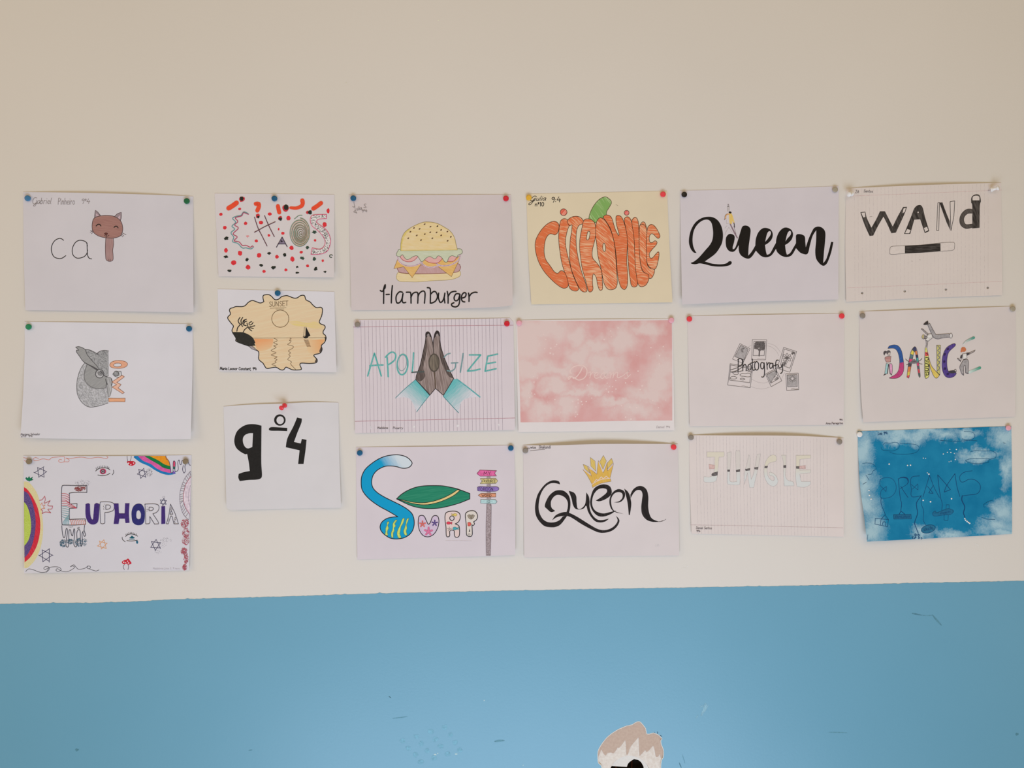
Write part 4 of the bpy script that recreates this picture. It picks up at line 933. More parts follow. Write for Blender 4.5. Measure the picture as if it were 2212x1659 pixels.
# ------------------------------------------------------------------ fourth column
lit(0.98, 1.02, 1.08)
CI = Sheet('cream sheet with an orange pumpkin made of letters and a green stem', "1137,419! 1290,416 1441,412.6! 1446,530 1452.6,653! 1300,655.5 1148,657.6! 1141,540",
           [(1137, 419), (1441, 412.6), (1452.6, 653), (1148, 657.6)], (208, 193, 165), (.003, .002, .005), .0)
CI.org(1100, 390, 5.53)
oc = ink((66, 42, 28)); ORN = (206, 108, 66); PALE = (221, 165, 126)
def orange(a, dense=.5): return pencil(ORN, PALE, a, dense - .02, dense + .10, 640, .07)
st_ = "950,462! 965,390 1010,300 1070,230 1140,195 1190,215 1222,260 1195,320 1165,370 1160,418! 1115,450 1040,505! 1005,495"
CI.shape('pumpkin_stem', st_, pencil((122, 160, 88), (170, 190, 136), 55, .55, .7, 330, .05), oc, 6)
CI.shape('letter_dot', ' '.join('%d,%d' % p for p in CI.ell(650, 379, 41, n=16)), pencil((210, 92, 72), (220, 140, 120), -50, .5, .62, 330, .05), oc, 6)
CI.shape('letter_dot', ' '.join('%d,%d' % p for p in CI.ell(1403, 386, 29, n=14)), pencil((212, 82, 76), (216, 130, 120), -50, .5, .62, 330, .05), oc, 6)
for s_, a_, d_ in (
 ("1565,540 1580,505 1600,493 1625,512 1642,580! 1600,600", 30, .5),
 ("605,510 625,470 660,455 700,475 715,540 700,580 680,660 672,750 690,860 715,960 740,1060 770,1150 810,1240 830,1290 810,1318 770,1318 730,1295 710,1250 690,1170 660,1090 630,990 610,880 595,760 590,650", 14, .5),
 ("595,560 590,520 560,492 520,488 460,515 400,570 350,640 315,720 310,800 325,890 360,990 420,1090 500,1180 580,1250 640,1285 685,1280 705,1250 695,1180 670,1110 640,1080 610,1080 580,1108 540,1090 490,1020 440,950 418,870 420,780 440,690 480,640 520,640 545,650 580,620", 18, .58),
 ("695,500 700,470 745,437 800,427 850,440 885,480 880,515 840,530 815,570 800,640 800,760 815,880 840,1000 870,1110 910,1220 930,1310 905,1332 860,1315 820,1250 775,1150 740,1050 722,940 722,820 730,700 745,600 750,530 720,540", 38, .52),
 ("885,490 910,462 960,460 1005,485 1028,530 1035,610 1025,700 1000,800 990,870 1000,930 1050,990 1085,1040 1105,1100 1112,1200 1115,1290 1095,1312 1075,1300 1055,1240 1040,1160 1010,1115 998,1140 995,1220 1000,1300 970,1332 945,1315 925,1240 900,1150 870,1040 850,900 840,780 850,660 870,560 | 935,620 950,605 965,620 955,690 935,710 922,695", 4, .5),
 ("1035,560 1045,490 1080,447 1120,455 1160,500 1205,580 1240,680 1262,800 1275,950 1285,1100 1290,1230 1270,1285 1220,1305 1170,1290 1130,1220 1110,1120 1090,1020 1060,900 1045,760 1032,650 | 1120,760 1135,748 1150,790 1150,835 1135,848 1118,820", 40, .5),
 ("1125,440 1150,412 1195,418 1225,450 1250,530 1270,590 1305,655 1310,630 1285,540 1275,470 1280,425 1315,418 1350,450 1380,530 1405,640 1412,760 1405,900 1405,1000 1415,1120 1410,1250 1380,1302 1340,1280 1315,1220 1295,1130 1285,1000 1275,880 1255,740 1215,590 1165,500", 3, .56),
 ("1375,480 1385,445 1415,433 1445,455 1465,510 1485,620 1495,750 1500,900 1510,1050 1530,1180 1530,1250 1495,1272 1460,1255 1445,1180 1430,1070 1420,930 1415,780 1405,640", 45, .54),
 ("1465,500 1480,455 1505,440 1530,460 1545,520 1550,640 1555,780 1560,920 1575,1030 1600,1090 1640,1110 1668,1125 1665,1190 1630,1250 1580,1268 1545,1245 1525,1170 1510,1050 1500,900 1492,700", 5, .52),
 ("1555,560 1570,530 1600,525 1630,550 1645,610 1640,720 1640,860 1645,980 1670,1040 1710,1052 1735,1060 1730,1110 1700,1165 1670,1165 1665,1125 1610,1095 1580,1040 1560,920 1552,760", 42, .5),
 ("1650,580 1675,535 1705,525 1750,560 1800,655 1785,690 1760,680 1720,640 1690,640 1672,680 1680,735 1710,740 1740,720 1765,735 1755,770 1710,820 1675,870 1680,920 1710,925 1750,880 1780,852 1790,880 1775,980 1745,1055 1690,1045 1650,990 1640,880 1640,740", 3, .5)):
    CI.shape('pumpkin_letter', s_, orange(a_, d_), oc, 6)
CI.line('signature', "325,190 300,185 265,215 255,240 280,240 305,215! 275,265 245,292 232,280 260,258 300,240", 6, BLK); CI.text('signature', 'iulia', 296, 242, 54, 6, BLK, 140, .35, -2)
CI.text('signature', '9:4', 498, 262, 62, 7, BLK, 122, .1, -3); CI.text('signature', 'n\u00ba10', 304, 306, 46, 7, BLK, 112, .05)
CI.line('pencil_trace', "1275,288 1298,300", 3.5, ink((150, 138, 122)))

lit(0.97, 1, 1.05)
PK = Sheet('sheet printed with pink clouds and the pale script word dreams', "1115,691.7! 1290,690 1452,689! 1455,800 1456.7,929.5! 1290,931.5 1120,933.5! 1117,820",
           [(1115, 691.7), (1452, 689), (1456.7, 929.5), (1120, 933)], (211, 203, 200), (.003, .002, .004), .001)
PK.org(1090, 670, 5.53)
pkm = blob_mat(PK, (202, 150, 146), (206, 166, 162), (208, 186, 180), [(230, 340, 350, 330), (520, 230, 330, 170), (300, 680, 330, 130), (640, 710, 250, 80), (870, 320, 150, 120), (900, 540, 160, 150), (1410, 360, 170, 170), (1110, 440, 190, 110), (1180, 640, 230, 130), (1880, 720, 170, 190), (1830, 880, 170, 130), (1720, 1010, 250, 110),
    (620, 900, 170, 90), (1060, 970, 160, 70), (850, 990, 170, 65), (450, 1200, 170, 130), (730, 1150, 140, 120), (1560, 1190, 270, 110), (1350, 1090, 230, 60), (250, 1010, 90, 160), (1700, 230, 170, 90)], 30, .55, 1.0, 0, 900, .03, 34)
pr = PK.fill('cloud_print', "150,122! 700,128 1300,126 1998,118! 2002,700 2003,1318! 1500,1322 900,1332 190,1340! 180,900 160,500", pkm)
PK.dots('sparkles', [(465, 290, 7.02), (492, 352, 7.02), (622, 410, 8.58), (603, 432, 5.46), (553, 455, 9.36), (478, 460, 6.24), (545, 513, 10.14), (580, 524, 7.02), (412, 397, 6.24), (650, 453, 4.68), (1190, 352, 10.14), (1268, 248, 7.8), (1355, 212, 7.8), (1275, 318, 6.24), (1748, 448, 7.8), (1895, 435, 7.8), (1850, 542, 9.36), (1847, 640, 7.8), (1580, 540, 5.46),
     (1595, 728, 8.58), (1445, 868, 8.58), (1520, 852, 7.02), (1643, 905, 9.36), (1620, 948, 7.8), (1330, 942, 8.58), (1290, 913, 7.02), (1255, 910, 5.46), (1215, 942, 8.58), (1242, 978, 9.36), (1285, 975, 6.24), (988, 896, 9.36), (1225, 872, 7.02), (1328, 840, 7.02), (878, 1070, 8.58), (918, 1093, 9.36), (975, 1092, 8.58), (815, 1090, 7.8), (878, 1110, 7.8), (927, 1128, 7.8), (853, 1155, 7.02), (850, 1218, 7.8), (870, 1245, 7.8), (847, 1273, 7.8),
     (600, 1068, 7.8), (515, 1098, 5.46), (360, 1003, 7.8), (325, 990, 7.02), (283, 990, 6.24), (300, 1045, 7.02), (330, 1072, 4.68), (352, 860, 7.02), (392, 810, 7.02), (345, 790, 5.46), (1395, 1140, 8.58), (1312, 1168, 6.24), (1497, 1157, 7.8), (1578, 1165, 8.58), (1837, 1165, 7.02), (1770, 1080, 9.36), (1445, 1278, 10.14), (1510, 1302, 10.14), (1925, 1075, 6.24), (1040, 1050, 7.02), (670, 1220, 5.46)], ink((219, 192, 186), .6, .02), pr, .15)['kind'] = 'stuff'
sc_ = ink((216, 188, 180), .6, .02)
for s_, w_ in (("790,800 768,828 760,805 790,792 840,812 885,835 945,815 980,765 980,705 945,668 885,660 820,680 785,720 785,750 800,752|928,685 905,735 860,795 820,815", 12), ("1005,745 1028,738 1026,770 1018,812|1026,775 1055,742 1082,748", 9), ("1072,788 1108,775 1118,752 1098,745 1075,770 1075,800 1100,815 1140,795", 8), ("1212,762 1182,748 1152,775 1150,808 1178,812 1215,760! 1205,800 1220,814 1240,802", 9),
           ("1250,752 1268,748 1262,810|1264,780 1298,745 1302,770 1294,810|1298,780 1335,742 1352,752 1345,795 1362,808 1385,792", 9), ("1385,800 1430,770 1490,722! 1462,760 1475,800 1450,815 1425,808|1475,795 1505,770", 8)):
    PK.line('letter', s_, w_, sc_, pr)
PK.text('signature', 'Daniel 9\u00ba4', 1812, 1408, 26, 3.4, ink((150, 138, 138)), 165)

lit(0.93, 0.925, 0.92)
Q2 = Sheet('white sheet with a hand-inked word queen wearing a golden crown', "1130,961.7! 1200,962 1300,959 1464.4,959! 1466,1080 1467,1200! 1300,1202 1132.5,1204.4! 1131,1080",
           [(1130, 961.7), (1464.4, 959), (1467, 1200), (1132.5, 1204.4)], (205, 198, 200), (.003, .002, .006), .008)
Q2.org(1100, 940, 5.53)
qb = pencil((36, 32, 32), (58, 53, 53), 70, .5, .8, 500, .05)
for s_ in ("607,588! 590,550 520,540 450,570 390,630 340,710 315,800 308,880 320,960 360,1030 420,1085 490,1100 560,1095 620,1060 695,960! 640,970! 600,1015 540,1040 470,1040 410,1010 370,950 352,880 355,800 375,710 420,630 480,582 540,573",
           "550,905! 500,920 450,880 425,850 440,790 480,720 540,670 600,657 660,670 710,720 730,790 728,870 712,935! 680,930! 698,870 698,800 670,750 620,720 570,715 530,740 500,790 500,850 515,880!",
           "512,1018! 550,962 610,930 680,918 740,938 820,980 900,1030 980,1080 1060,1122 1130,1135 1200,1120 1260,1080 1295,1020 1272,962! 1310,1000 1314,1040 1280,1100 1220,1145 1140,1166 1060,1160 960,1115 860,1060 760,995 700,968 620,968 560,985",
           "710,665! 770,685 800,730 805,800 815,870 850,880 890,850 912,800 920,683! 950,730 960,790 960,860 985,940 1040,1000 1100,1015 1192,997! 1150,1030 1090,1043 1030,1030 980,980 940,910 920,845 890,875 840,888 790,878 760,830 745,760",
           "1033,782! 1100,740 1160,690 1165,650 1120,635 1060,650 1010,710 990,790 1000,860 1040,910 1120,935 1200,920 1278,898! 1220,940 1140,970 1060,965 1000,910 970,840 970,760 1000,660 1050,610 1130,587 1200,610 1225,670 1210,720 1150,765 1080,790",
           "1248,803! 1310,790 1350,750 1350,700 1310,680 1260,695 1225,740 1217,800 1232,870 1268,910 1368,942! 1268,920 1218,880 1197,810 1205,740 1240,680 1300,645 1360,660 1385,700 1370,760 1320,802",
           "1374,638! 1420,680 1445,740 1458,830 1440,957! 1428,950! 1420,860 1408,780", "1447,712! 1480,650 1540,610 1600,615 1645,660 1662,740 1660,850 1675,940 1710,1000 1795,1036! 1710,1035 1640,1010 1590,950 1577,870 1585,780 1592,705 1570,660 1520,660 1480,700 1450,755!"):
    Q2.fill('brush_stroke', s_, qb)
Q2.line('ink_tail', "1780,1033 1830,1028 1872,1004|1800,1036 1840,1015", 4, ink((70, 64, 64)))
gd = pencil((206, 164, 72), (212, 178, 100), 75, .35, .75); go = ink((136, 114, 96))
k = Q2.shape('crown', "880,412! 930,440 985,492! 962,430 940,372! 990,420 1048,467! 1052,400 1065,303! 1092,380 1122,450! 1145,400 1170,330! 1172,380 1176,425! 1210,380 1247,338! 1222,440 1205,510! 1217,552! 1090,578 995,627! 985,580! 930,480", gd, go, 4)
for s_ in ("968,266! 1025,310! 1034,430! 975,370!", "1125,243! 1160,308! 1120,408! 1080,320!", "1222,278! 1242,328! 1176,402! 1170,335!", "883,350! 930,368! 965,455! 900,400!"):
    Q2.shape('crown_gem', s_, pencil((204, 176, 92), (208, 184, 112), 70), go, 4, None, k)
lp_ = ink((216, 196, 190), .6, .02)
Q2.line('crown_zigzag', "1015,562! 1042,528! 1060,542! 1100,497! 1122,522! 1160,490! 1188,515!", 8, lp_, k); Q2.line('crown_edge', "988,588 1060,545 1120,526 1205,514", 7, lp_, k); Q2.line('crown_point_edges', "940,385! 1035,445!|885,410! 975,478!|1070,320! 1118,440!|1240,350! 1180,415!", 6, lp_, k)
Q2.line('signature', "218,160 228,152 238,162 250,148", 5, PEN); Q2.text('signature', 'wiza', 252, 158, 26, 5, PEN, 66); Q2.text('signature', 'Shakundi', 350, 158, 34, 5, PEN, 146); Q2.line('underline', "252,186 330,178 425,172", 4.5, PEN)
Q2.line('pencil_trace', "1750,1305 1750,1332|1768,1305 1768,1330|1785,1303 1788,1328", 3, ink((176, 170, 174)))

# ------------------------------------------------------------------ fifth column
lit(1.01, 1.08, 1.17)
Q1 = Sheet('white sheet with bold black brush script queen and a tiny figure in yellow', "1469,411.7! 1640,408 1811.7,401.8! 1811.5,520 1811,646.8! 1640,651 1473.5,657.6! 1471,540",
           [(1469, 411.7), (1811.7, 401.8), (1811, 646.8), (1473.5, 657.6)], (196, 186, 187), (.012, .010, .008), .0)
Q1.org(1450, 390, 5.53)
qk = ink((26, 22, 20))
for s_ in ("303,865! 270,860 235,820 212,750 215,670 240,580 290,500 360,450 430,433 500,440 560,480 600,550 618,640 610,730 580,800 520,880 402,966! 480,990 560,1000 620,998 665,985 690,965 715,965 723,985 700,1010 640,1025 560,1028 480,1020 400,1000 340,990 290,1000 245,995 236,982 270,968 330,920 400,840 460,770 490,710 500,630 490,540 470,490 430,467 370,480 310,530 270,600 255,690 260,770 280,830",
           "650,720 660,670 690,640 725,640 756,665 752,730 735,790 735,822! 765,800 800,700 830,600 850,550 885,537 925,550 948,590 940,680 925,790 920,897! 960,850 1005,775! 1015,830! 970,900 930,932 880,925 830,890 808,840 805,772! 770,830 735,852 690,840 658,795",
           "1003,800! 1010,700 1040,620 1090,572 1140,567 1190,590 1213,640 1200,700 1160,745 1120,770! 1130,840 1142,887! 1180,870 1220,800 1255,735! 1255,810! 1200,890 1140,917 1080,905 1030,860 1006,830! | 1122,732! 1150,700 1185,650 1190,615 1170,605 1145,635",
           "1248,800! 1255,700 1285,620 1335,570 1385,563 1435,590 1455,640 1440,700 1400,745 1360,770! 1368,840 1382,887! 1420,865 1460,800 1495,740! 1495,800! 1440,890 1380,914 1320,900 1270,860 1250,815! | 1364,727! 1390,690 1425,650 1430,612 1410,603 1385,640",
           "1487,805! 1490,720 1490,660 1510,640 1560,645 1595,670 1602,740 1608,797! 1640,700 1680,610 1710,565 1760,550 1810,570 1840,620 1838,720 1825,850 1815,987! 1850,940 1880,850 1910,732! 1937,735! 1910,860 1870,970 1840,1010 1810,1017 1770,990 1730,930 1720,840 1730,720 1732,593! 1690,660 1660,760 1640,850 1620,880 1590,880 1540,860"):
    Q1.fill('letter', s_, qk)
k = Q1.fill('tiny_figure', "690,392 715,392 735,425 748,470 756,505 745,515 735,480 726,515 702,522 692,475", pencil((208, 172, 84), (212, 184, 122), 80), None, 'standing figure in a yellow jacket with raised arm')
Q1.line('raised_arm', "684,300 680,330 684,370", 22, ink((190, 180, 176)), k); Q1.line('arm_outline', "676,305 672,335 676,368|692,305 690,340 692,368", 4, ink((110, 98, 96)), k); Q1.dots('fist', [(682, 288, 9, 11)], ink((142, 130, 132)), k); Q1.dots('wrist_band', [(679, 309, 8, 5)], ink((40, 34, 34)), k)
Q1.dots('hair', [(703, 381, 18, 13)], ink((36, 30, 28)), k); Q1.line('bent_arm', "688,400 660,408 648,435 652,450", 16, ink((206, 156, 112)), k); Q1.line('sleeve_edge', "672,398 645,415 640,450 634,470|650,455 638,466", 5, ink((120, 92, 66)), k)
Q1.line('other_arm', "748,505 754,530 757,558", 9, ink((56, 48, 50)), k); Q1.line('leg', "704,520 735,585 762,640 790,686", 13, ink((128, 106, 112)), k); Q1.line('trouser_edge', "712,525 745,590 795,688|745,540 775,640", 4, ink((110, 88, 92)), k)
Q1.line('pencil_trace', "640,570 665,540|650,620 690,555|690,560 730,620|660,470 662,515 685,510|640,650 660,600", 3, ink((170, 156, 150)), k)

lit(0.98, 1.02, 1.08)
PH = Sheet('white sheet with pen drawn instant photos around the word photografy', None, [(1485, 682.6), (1824, 677), (1822.6, 917.7), (1490, 921)], (203, 192, 188), (.003, .002, .003), .001)
PH.org(1460, 660, 5.53)
pc = ink((98, 91, 89)); pg = ink((158, 151, 149)); lt = ink((160, 150, 147))
for s_ in '1100,452 1170,472 1215,510 1250,560|1090,480 1150,500 1200,545 1230,600|905,880 980,915 1060,925 1110,905|890,965 960,988 1040,996 1120,975|870,492 905,472|1300,800 1270,860 1255,890'.split('|'): PH.line('circle_trace', s_, 3, lt)
def photo(out, inn, gray=False):
    k = PH.line('instant_photo', out, 5, pc, None, True)
    if gray: PH.fill('shaded_picture', inn, pg, k)
    PH.line('picture_frame', inn, 5.5, pc, k, True); return k
k = photo("765,455! 888,515! 800,690! 677,640!", "775,473! 865,520! 815,650! 703,610!", True); PH.line('moon', "818,512 795,510 780,530 788,552 805,555! 792,535 818,512", 6, pc, k)
k = photo("913,408! 1085,410! 1072,648! 905,648!", "932,430! 1070,428! 1055,598! 922,598!"); PH.line('tree_trunk', "995,600 998,560 1000,525|1000,540 975,512|1000,540 1030,515", 17, pc, k)
PH.spray('tree_crown', [(985, 470, 45, 38, 170), (1030, 490, 34, 44, 150), (958, 500, 22, 20, 50), (1035, 450, 25, 18, 50)], pc, 7, k); PH.line('caption', "972,638 990,634 1010,640 1030,634 1060,640", 3.5, lt, k)
k = photo("1288,500! 1443,550! 1362,797! 1210,750!", "1295,520! 1425,560! 1362,748! 1250,710!")
PH.line('flower_petals', [PH.ell(1328 + 32 * math.cos(a), 625 + 26 * math.sin(a), 28, 12, 14, rot=math.degrees(a)) for a in (i * math.pi / 4 for i in range(8))], 5, pc, k, True)
PH.line('flower_stem', "1325,650 1300,690 1285,715|1275,680 1285,712|1300,665 1310,690", 6, pc, k); PH.spray('leaf_shading', [(1295, 700, 28, 24, 40), (1328, 625, 20, 16, 30), (1400, 572, 22, 16, 40)], pc, 4, k)
k = photo("648,695! 920,740! 888,982! 620,950!", "655,710! 905,755! 882,922! 640,890!")
PH.line('clouds', "765,828 790,812 830,815 860,808 892,820 888,848 850,852 810,846 775,842 765,828|648,868 665,850 700,848 728,860 715,876 680,878 650,874 648,868|768,876 785,868 815,872 825,882 800,890 772,884 768,876|680,805 700,790 745,800 740,822 700,824 680,805", 5.5, pc, k)
PH.line('wing', "655,795 720,780 790,740|655,770 740,742|665,798 745,792 790,780|840,770 880,790 905,795", 8, pc, k); PH.line('caption', "785,962 810,957 830,966 860,968", 3.5, lt, k)
k = photo("1190,755! 1265,900! 1138,970! 1070,820!", "1185,775! 1230,870! 1135,928! 1085,825!"); PH.fill('shaded_sky', "1183,779! 1204,815! 1132,918! 1089,828!", pg, k); PH.line('hill', "1204,815 1165,865 1135,925", 5, pc, k); PH.spray('flower_field', [(1190, 870, 28, 26, 34)], pc, 4, k)
k = photo("1312,815! 1462,808! 1467,1005! 1325,1015!", "1328,830! 1447,825! 1450,968! 1335,970!", True); PH.dots('sun_disc', [(1392, 873, 17)], ink((200, 190, 188)), k, .05); PH.line('sun_ring', [PH.ell(1392, 873, 19)], 6, pc, k, True)
PH.line('sun_rays', [[(1392 + 27 * math.cos(a), 873 + 27 * math.sin(a)), (1392 + 42 * math.cos(a), 873 + 42 * math.sin(a))] for a in (i * math.pi / 6 for i in range(12))], 5.5, pc, k); PH.line('caption', "1378,1000 1400,995 1430,1000 1458,996", 4, pc, k)
pw = ink((42, 38, 38))
for s_ in ("746,650 744,720 742,790|740,648 768,632 795,655 788,705 750,728", "802,650 800,720 800,780|800,735 822,702 840,725 838,780", "880,700 862,720 862,760 882,772 898,755 898,715 880,700", "914,640 914,720 918,765 932,775 945,765|890,692 945,672", "966,668 945,690 943,745 962,772 985,755 988,695 966,668",
           "1050,690 1025,680 1012,710 1020,752 1045,750 1055,685! 1060,800 1048,852 1024,852", "1085,678 1092,762|1090,715 1108,684 1126,690", "1155,695 1130,690 1118,722 1130,752 1152,735 1160,690! 1164,752", "1226,655 1202,655 1192,700 1198,770 1200,806|1166,722 1216,706", "1226,715 1234,745 1258,738 1270,700! 1276,765 1268,800 1250,812"):
    PH.line('letter', s_, 10, pw)
PH.text('signature', 'Ana Peregrino', 1792, 1420, 24, 4, PEN, 205, .1, -1); PH.text('signature', '9\u00ba4', 1952, 1376, 20, 4, PEN, 40, .1)

lit(0.97, 0.97, 0.97)
JU = Sheet('lined sheet with the faint pencil word jungle crossed by dark bands', "1489,940! 1560,940.5 1700,941 1780,944 1822.6,946! 1823,1050 1822.6,1159.6! 1660,1156 1494,1153! 1490,1040",
           [(1489, 940), (1822.6, 946), (1822.6, 1159.6), (1494, 1153)], (207, 198, 196), (.003, .002, .003), .006)
JU.org(1460, 920, 5.53)
JU.line('ruled_lines', [[(245 + 1560 * i / 39, 122 + 34 * i / 39), (252 + 1556 * i / 39, 700 + 30 * i / 39), (268 + 1548 * i / 39, 1290 + 22 * i / 39)] for i in range(40)], 3.2, ink((188, 179, 180)))
JU.line('margin_line', "172,1182 1000,1196 1995,1218", 5, ink((178, 160, 160)))
jl = ink((170, 163, 162)); yl = (205, 199, 184); bl = (200, 203, 203)
for s_, c_ in (("370,310! 575,310! 572,365 515,372! 500,560 485,640 450,670 350,672 333,650 335,605! 400,610 440,590 460,520 465,372! 370,375!", (yl, bl)), ("612,320! 662,308! 655,440 645,540 640,640 660,668 720,665 725,640 715,320 740,300 765,310 768,500 765,680 740,705 640,700 615,680 615,540", ((200, 194, 190), bl)),
               ("818,700! 820,560 850,450 870,343! 890,390 885,500 900,640! 930,560 970,340! 1012,335! 985,500 950,640 930,738! 880,735! 855,560!", ((200, 194, 190), bl)), ("1205,390 1190,355 1150,348 1100,380 1065,450 1052,530 1060,610 1100,690 1160,722 1205,700 1218,650 1190,590 1140,555 1115,560 1120,590 1160,600 1180,630 1160,655 1120,630 1095,580 1090,500 1110,450 1160,430 1195,420", (yl, bl)),
               ("1262,350! 1315,350! 1315,480 1310,600 1340,650 1400,670 1412,715! 1295,718! 1285,560 1285,440", ((200, 196, 188), bl)), ("1435,352! 1610,350! 1612,385! 1480,400! 1476,530! 1612,525! 1610,560! 1480,575! 1490,640 1500,665! 1608,665! 1605,700 1540,732 1445,725! 1430,600 1435,480", (yl, bl))):
    JU.shape('letter', s_, JU.grad(c_[0], c_[1], (900, 480), (900, 620), 0, .05), jl, 3.6)
jd = pencil((88, 83, 84), (116, 110, 110), 20)
for s_ in ("428,590 440,565 498,548! 495,590! 450,598", "618,525! 645,525! 642,545! 618,545!", "720,530! 765,520! 763,545! 722,552!", "830,518! 885,508! 882,530! 835,535!", "938,498! 982,493! 978,520! 940,515!", "1064,482! 1097,480! 1090,503! 1060,502!", "1285,475! 1315,470! 1315,500! 1288,500!", "1437,485! 1475,485! 1472,510! 1440,508!"):
    JU.shape('dark_band', s_, jd, ink((70, 65, 66)), 4)
JU.shape('pink_band', "395,460! 465,472! 462,512! 400,515!", ink((196, 168, 164)), ink((180, 150, 148)), 3); JU.shape('pink_band', "1476,482! 1525,478 1548,472! 1548,512! 1475,510!", ink((196, 168, 166)), ink((180, 150, 148)), 3)
JU.text('signature', 'Daniel Santos', 240, 1232, 28, 3.8, PEN, 190, .1, .5); JU.text('signature', '9\u00ba4', 242, 1270, 24, 4.6, PEN, 50)

# ------------------------------------------------------------------ sixth column
lit(1.05, 1.12, 1.2)
WA = Sheet('lined punched sheet with the charcoal word wand above a wand', "1828,407! 1990,400 2162.6,394.5! 2164,520 2165,637.7! 1990,644 1828,652! 1826,530",
           [(1828, 407), (2162.6, 394.5), (2165, 637.7), (1828, 652)], (198, 185, 177), (.003, .002, .003), .004,
           [(1810 + x / 5.53, 380 + y / 5.53, 2.6) for x, y in ((290, 1400), (798, 1378), (1290, 1357), (1790, 1337))])
WA.org(1810, 380, 5.53)
WA.line('ruled_lines', [[(195 + 1600 * i / 35, 150 - 55 * i / 35), (200 + 1595 * i / 35, 800 - 60 * i / 35), (205 + 1590 * i / 35, 1490 - 65 * i / 35)] for i in range(36)], 2.8, ink((188, 174, 168)))
WA.line('margin_line', "115,242 1000,208 1955,168", 4, ink((188, 160, 156))); WA.line('margin_line', "112,1338 1000,1302 1962,1258", 4, ink((188, 160, 156)))
ch_ = pencil((48, 43, 40), (84, 77, 72), 70, .42, .7, 350, .15); co_ = ink((56, 50, 47)); wp = ink((198, 185, 177), .8, .02)
k = WA.shape('letter', "272,437! 325,430! 345,510 400,625! 460,520 505,425! 560,425! 610,525 655,612! 720,480 780,375! 822,372! 790,460 690,675! 640,682! 590,570 545,480! 480,590 420,710! 380,714! 320,580", ch_, co_, 6)
WA.fill('white_tip', "280,442! 322,436! 328,490! 302,496!", wp, k); WA.fill('white_tip', "785,388! 812,382! 798,430! 772,446!", wp, k)
k = WA.shape('letter', "795,690! 880,480 915,390 960,352 1005,370 1040,500 1088,657! 1040,680! 985,515! 910,520! 862,690! | 943,446! 960,412! 972,446!", ch_, co_, 6)
WA.fill('white_tip', "802,685! 828,634! 870,648! 850,686!", wp, k); WA.fill('white_tip', "1028,624! 1064,608! 1080,648! 1044,668!", wp, k)
k = WA.fill('letter', "1212,320! 1248,315! 1290,430 1335,540! 1342,650! 1300,560!", ch_); WA.line('outline', "1195,320! 1215,318! 1204,652! 1180,652! 1186,480", 6, co_, k, True); WA.line('outline', "1340,308! 1395,298! 1386,480! 1350,655!", 6, co_, k, True)
WA.shape('letter', "1610,403 1540,400 1480,450 1455,520 1470,590 1530,628 1610,615! 1602,575! 1530,580 1505,540 1510,490 1550,450 1605,445!", pencil((70, 63, 59), (92, 84, 79), 60, .4, .7), co_, 6)
k = WA.fill('letter_stem', "1592,320 1597,255 1640,222 1690,230 1708,300 1695,360 1692,620! 1605,627! 1605,360", ch_); WA.fill('white_tip', "1608,262 1625,240 1672,238 1690,258 1690,292! 1610,292!", wp, k)
k = WA.shape('wand', "640,845 700,838 1000,825 1230,800 1350,793 1390,800 1392,850 1370,888 1220,900 1000,915 800,925 640,938 620,910 625,860", wp, ink((108, 99, 94)), 5)
WA.fill('wand_middle', "800,837! 1000,822 1225,805! 1226,896! 1000,916 800,926!", pencil((44, 39, 36), (72, 66, 62), 0, .42, .7, 350, .15), k)
WA.line('pencil_trace', "380,487 410,484|880,1015 890,1020|975,1000 985,1004", 4, ink((146, 136, 130)))
WA.text('signature', 'Z\u00e9', 205, 205, 34, 5, ink((112, 104, 102)), 50, .1, -4); WA.text('signature', 'Santos', 306, 194, 30, 5, ink((112, 104, 102)), 112, .1, 2)

lit(1.02, 1.07, 1.12)
DA = Sheet('white sheet with drawn dancers among the letters of colourful dance', "1856,673! 2020,668 2194,661.5! 2194,780 2193,900! 2030,906 1865,912! 1860,850 1857,760",
           [(1856, 673), (2194, 661.5), (2193, 900), (1865, 912)], (198, 187, 183), (.006, .004, .003), .002)
DA.org(1820, 650, 5.643)
do = ink((66, 58, 60)); gp = ink((150, 144, 144))
k = DA.fill('letter', "553,580! 570,550 630,535 680,550 715,600 735,680 742,747! 695,757! 690,690 670,620 630,580", ink((48, 82, 140))); DA.fill('lower_half', "742,747! 750,810 735,880 690,930 640,945 570,940! 640,900 680,850 695,757!", ink((176, 64, 112)), k)
DA.line('outline', "553,580 570,550 630,535 680,550 715,600 735,680 748,800 735,880 690,930 640,945 570,940 640,900 680,850 695,757 690,690 670,620 630,580 553,580", 4.5, do, k)
k = DA.fill('dancer', "540,612 562,602 582,612 586,632 575,625 560,630 548,650 535,640", ink((88, 82, 84)), None, 'dancer with a ponytail and folded arms')
DA.shape('face', "548,648 560,630 575,626 582,640 576,660 558,662", ink((200, 186, 178)), do, 3.5, None, k); DA.fill('ponytail', "538,616 520,608 503,618 498,640 508,668! 520,645 532,632", ink((72, 66, 68)), k)
DA.line('neck', "556,662 552,680|570,660 572,675", 4, do, k); DA.line('folded_arms', "518,700 545,722 585,715|590,690 560,708 530,705", 5, do, k)
DA.shape('crop_top', "518,690 545,678 590,672! 585,745! 535,748! 520,720", pencil((164, 116, 112), (186, 146, 140), 0, .4, .6), do, 4, None, k)
DA.shape('trouser_leg', "532,762! 566,770! 548,890! 513,892!", ink((150, 184, 184)), do, 4, None, k); DA.shape('trouser_leg', "566,768! 600,768 608,820 604,885! 578,890!", ink((206, 142, 172)), do, 4, None, k); DA.line('seam', "560,775 545,885|568,780 580,885", 8, do, k)
DA.line('shoes', "530,890 503,905|582,888 600,902", 10, do, k)
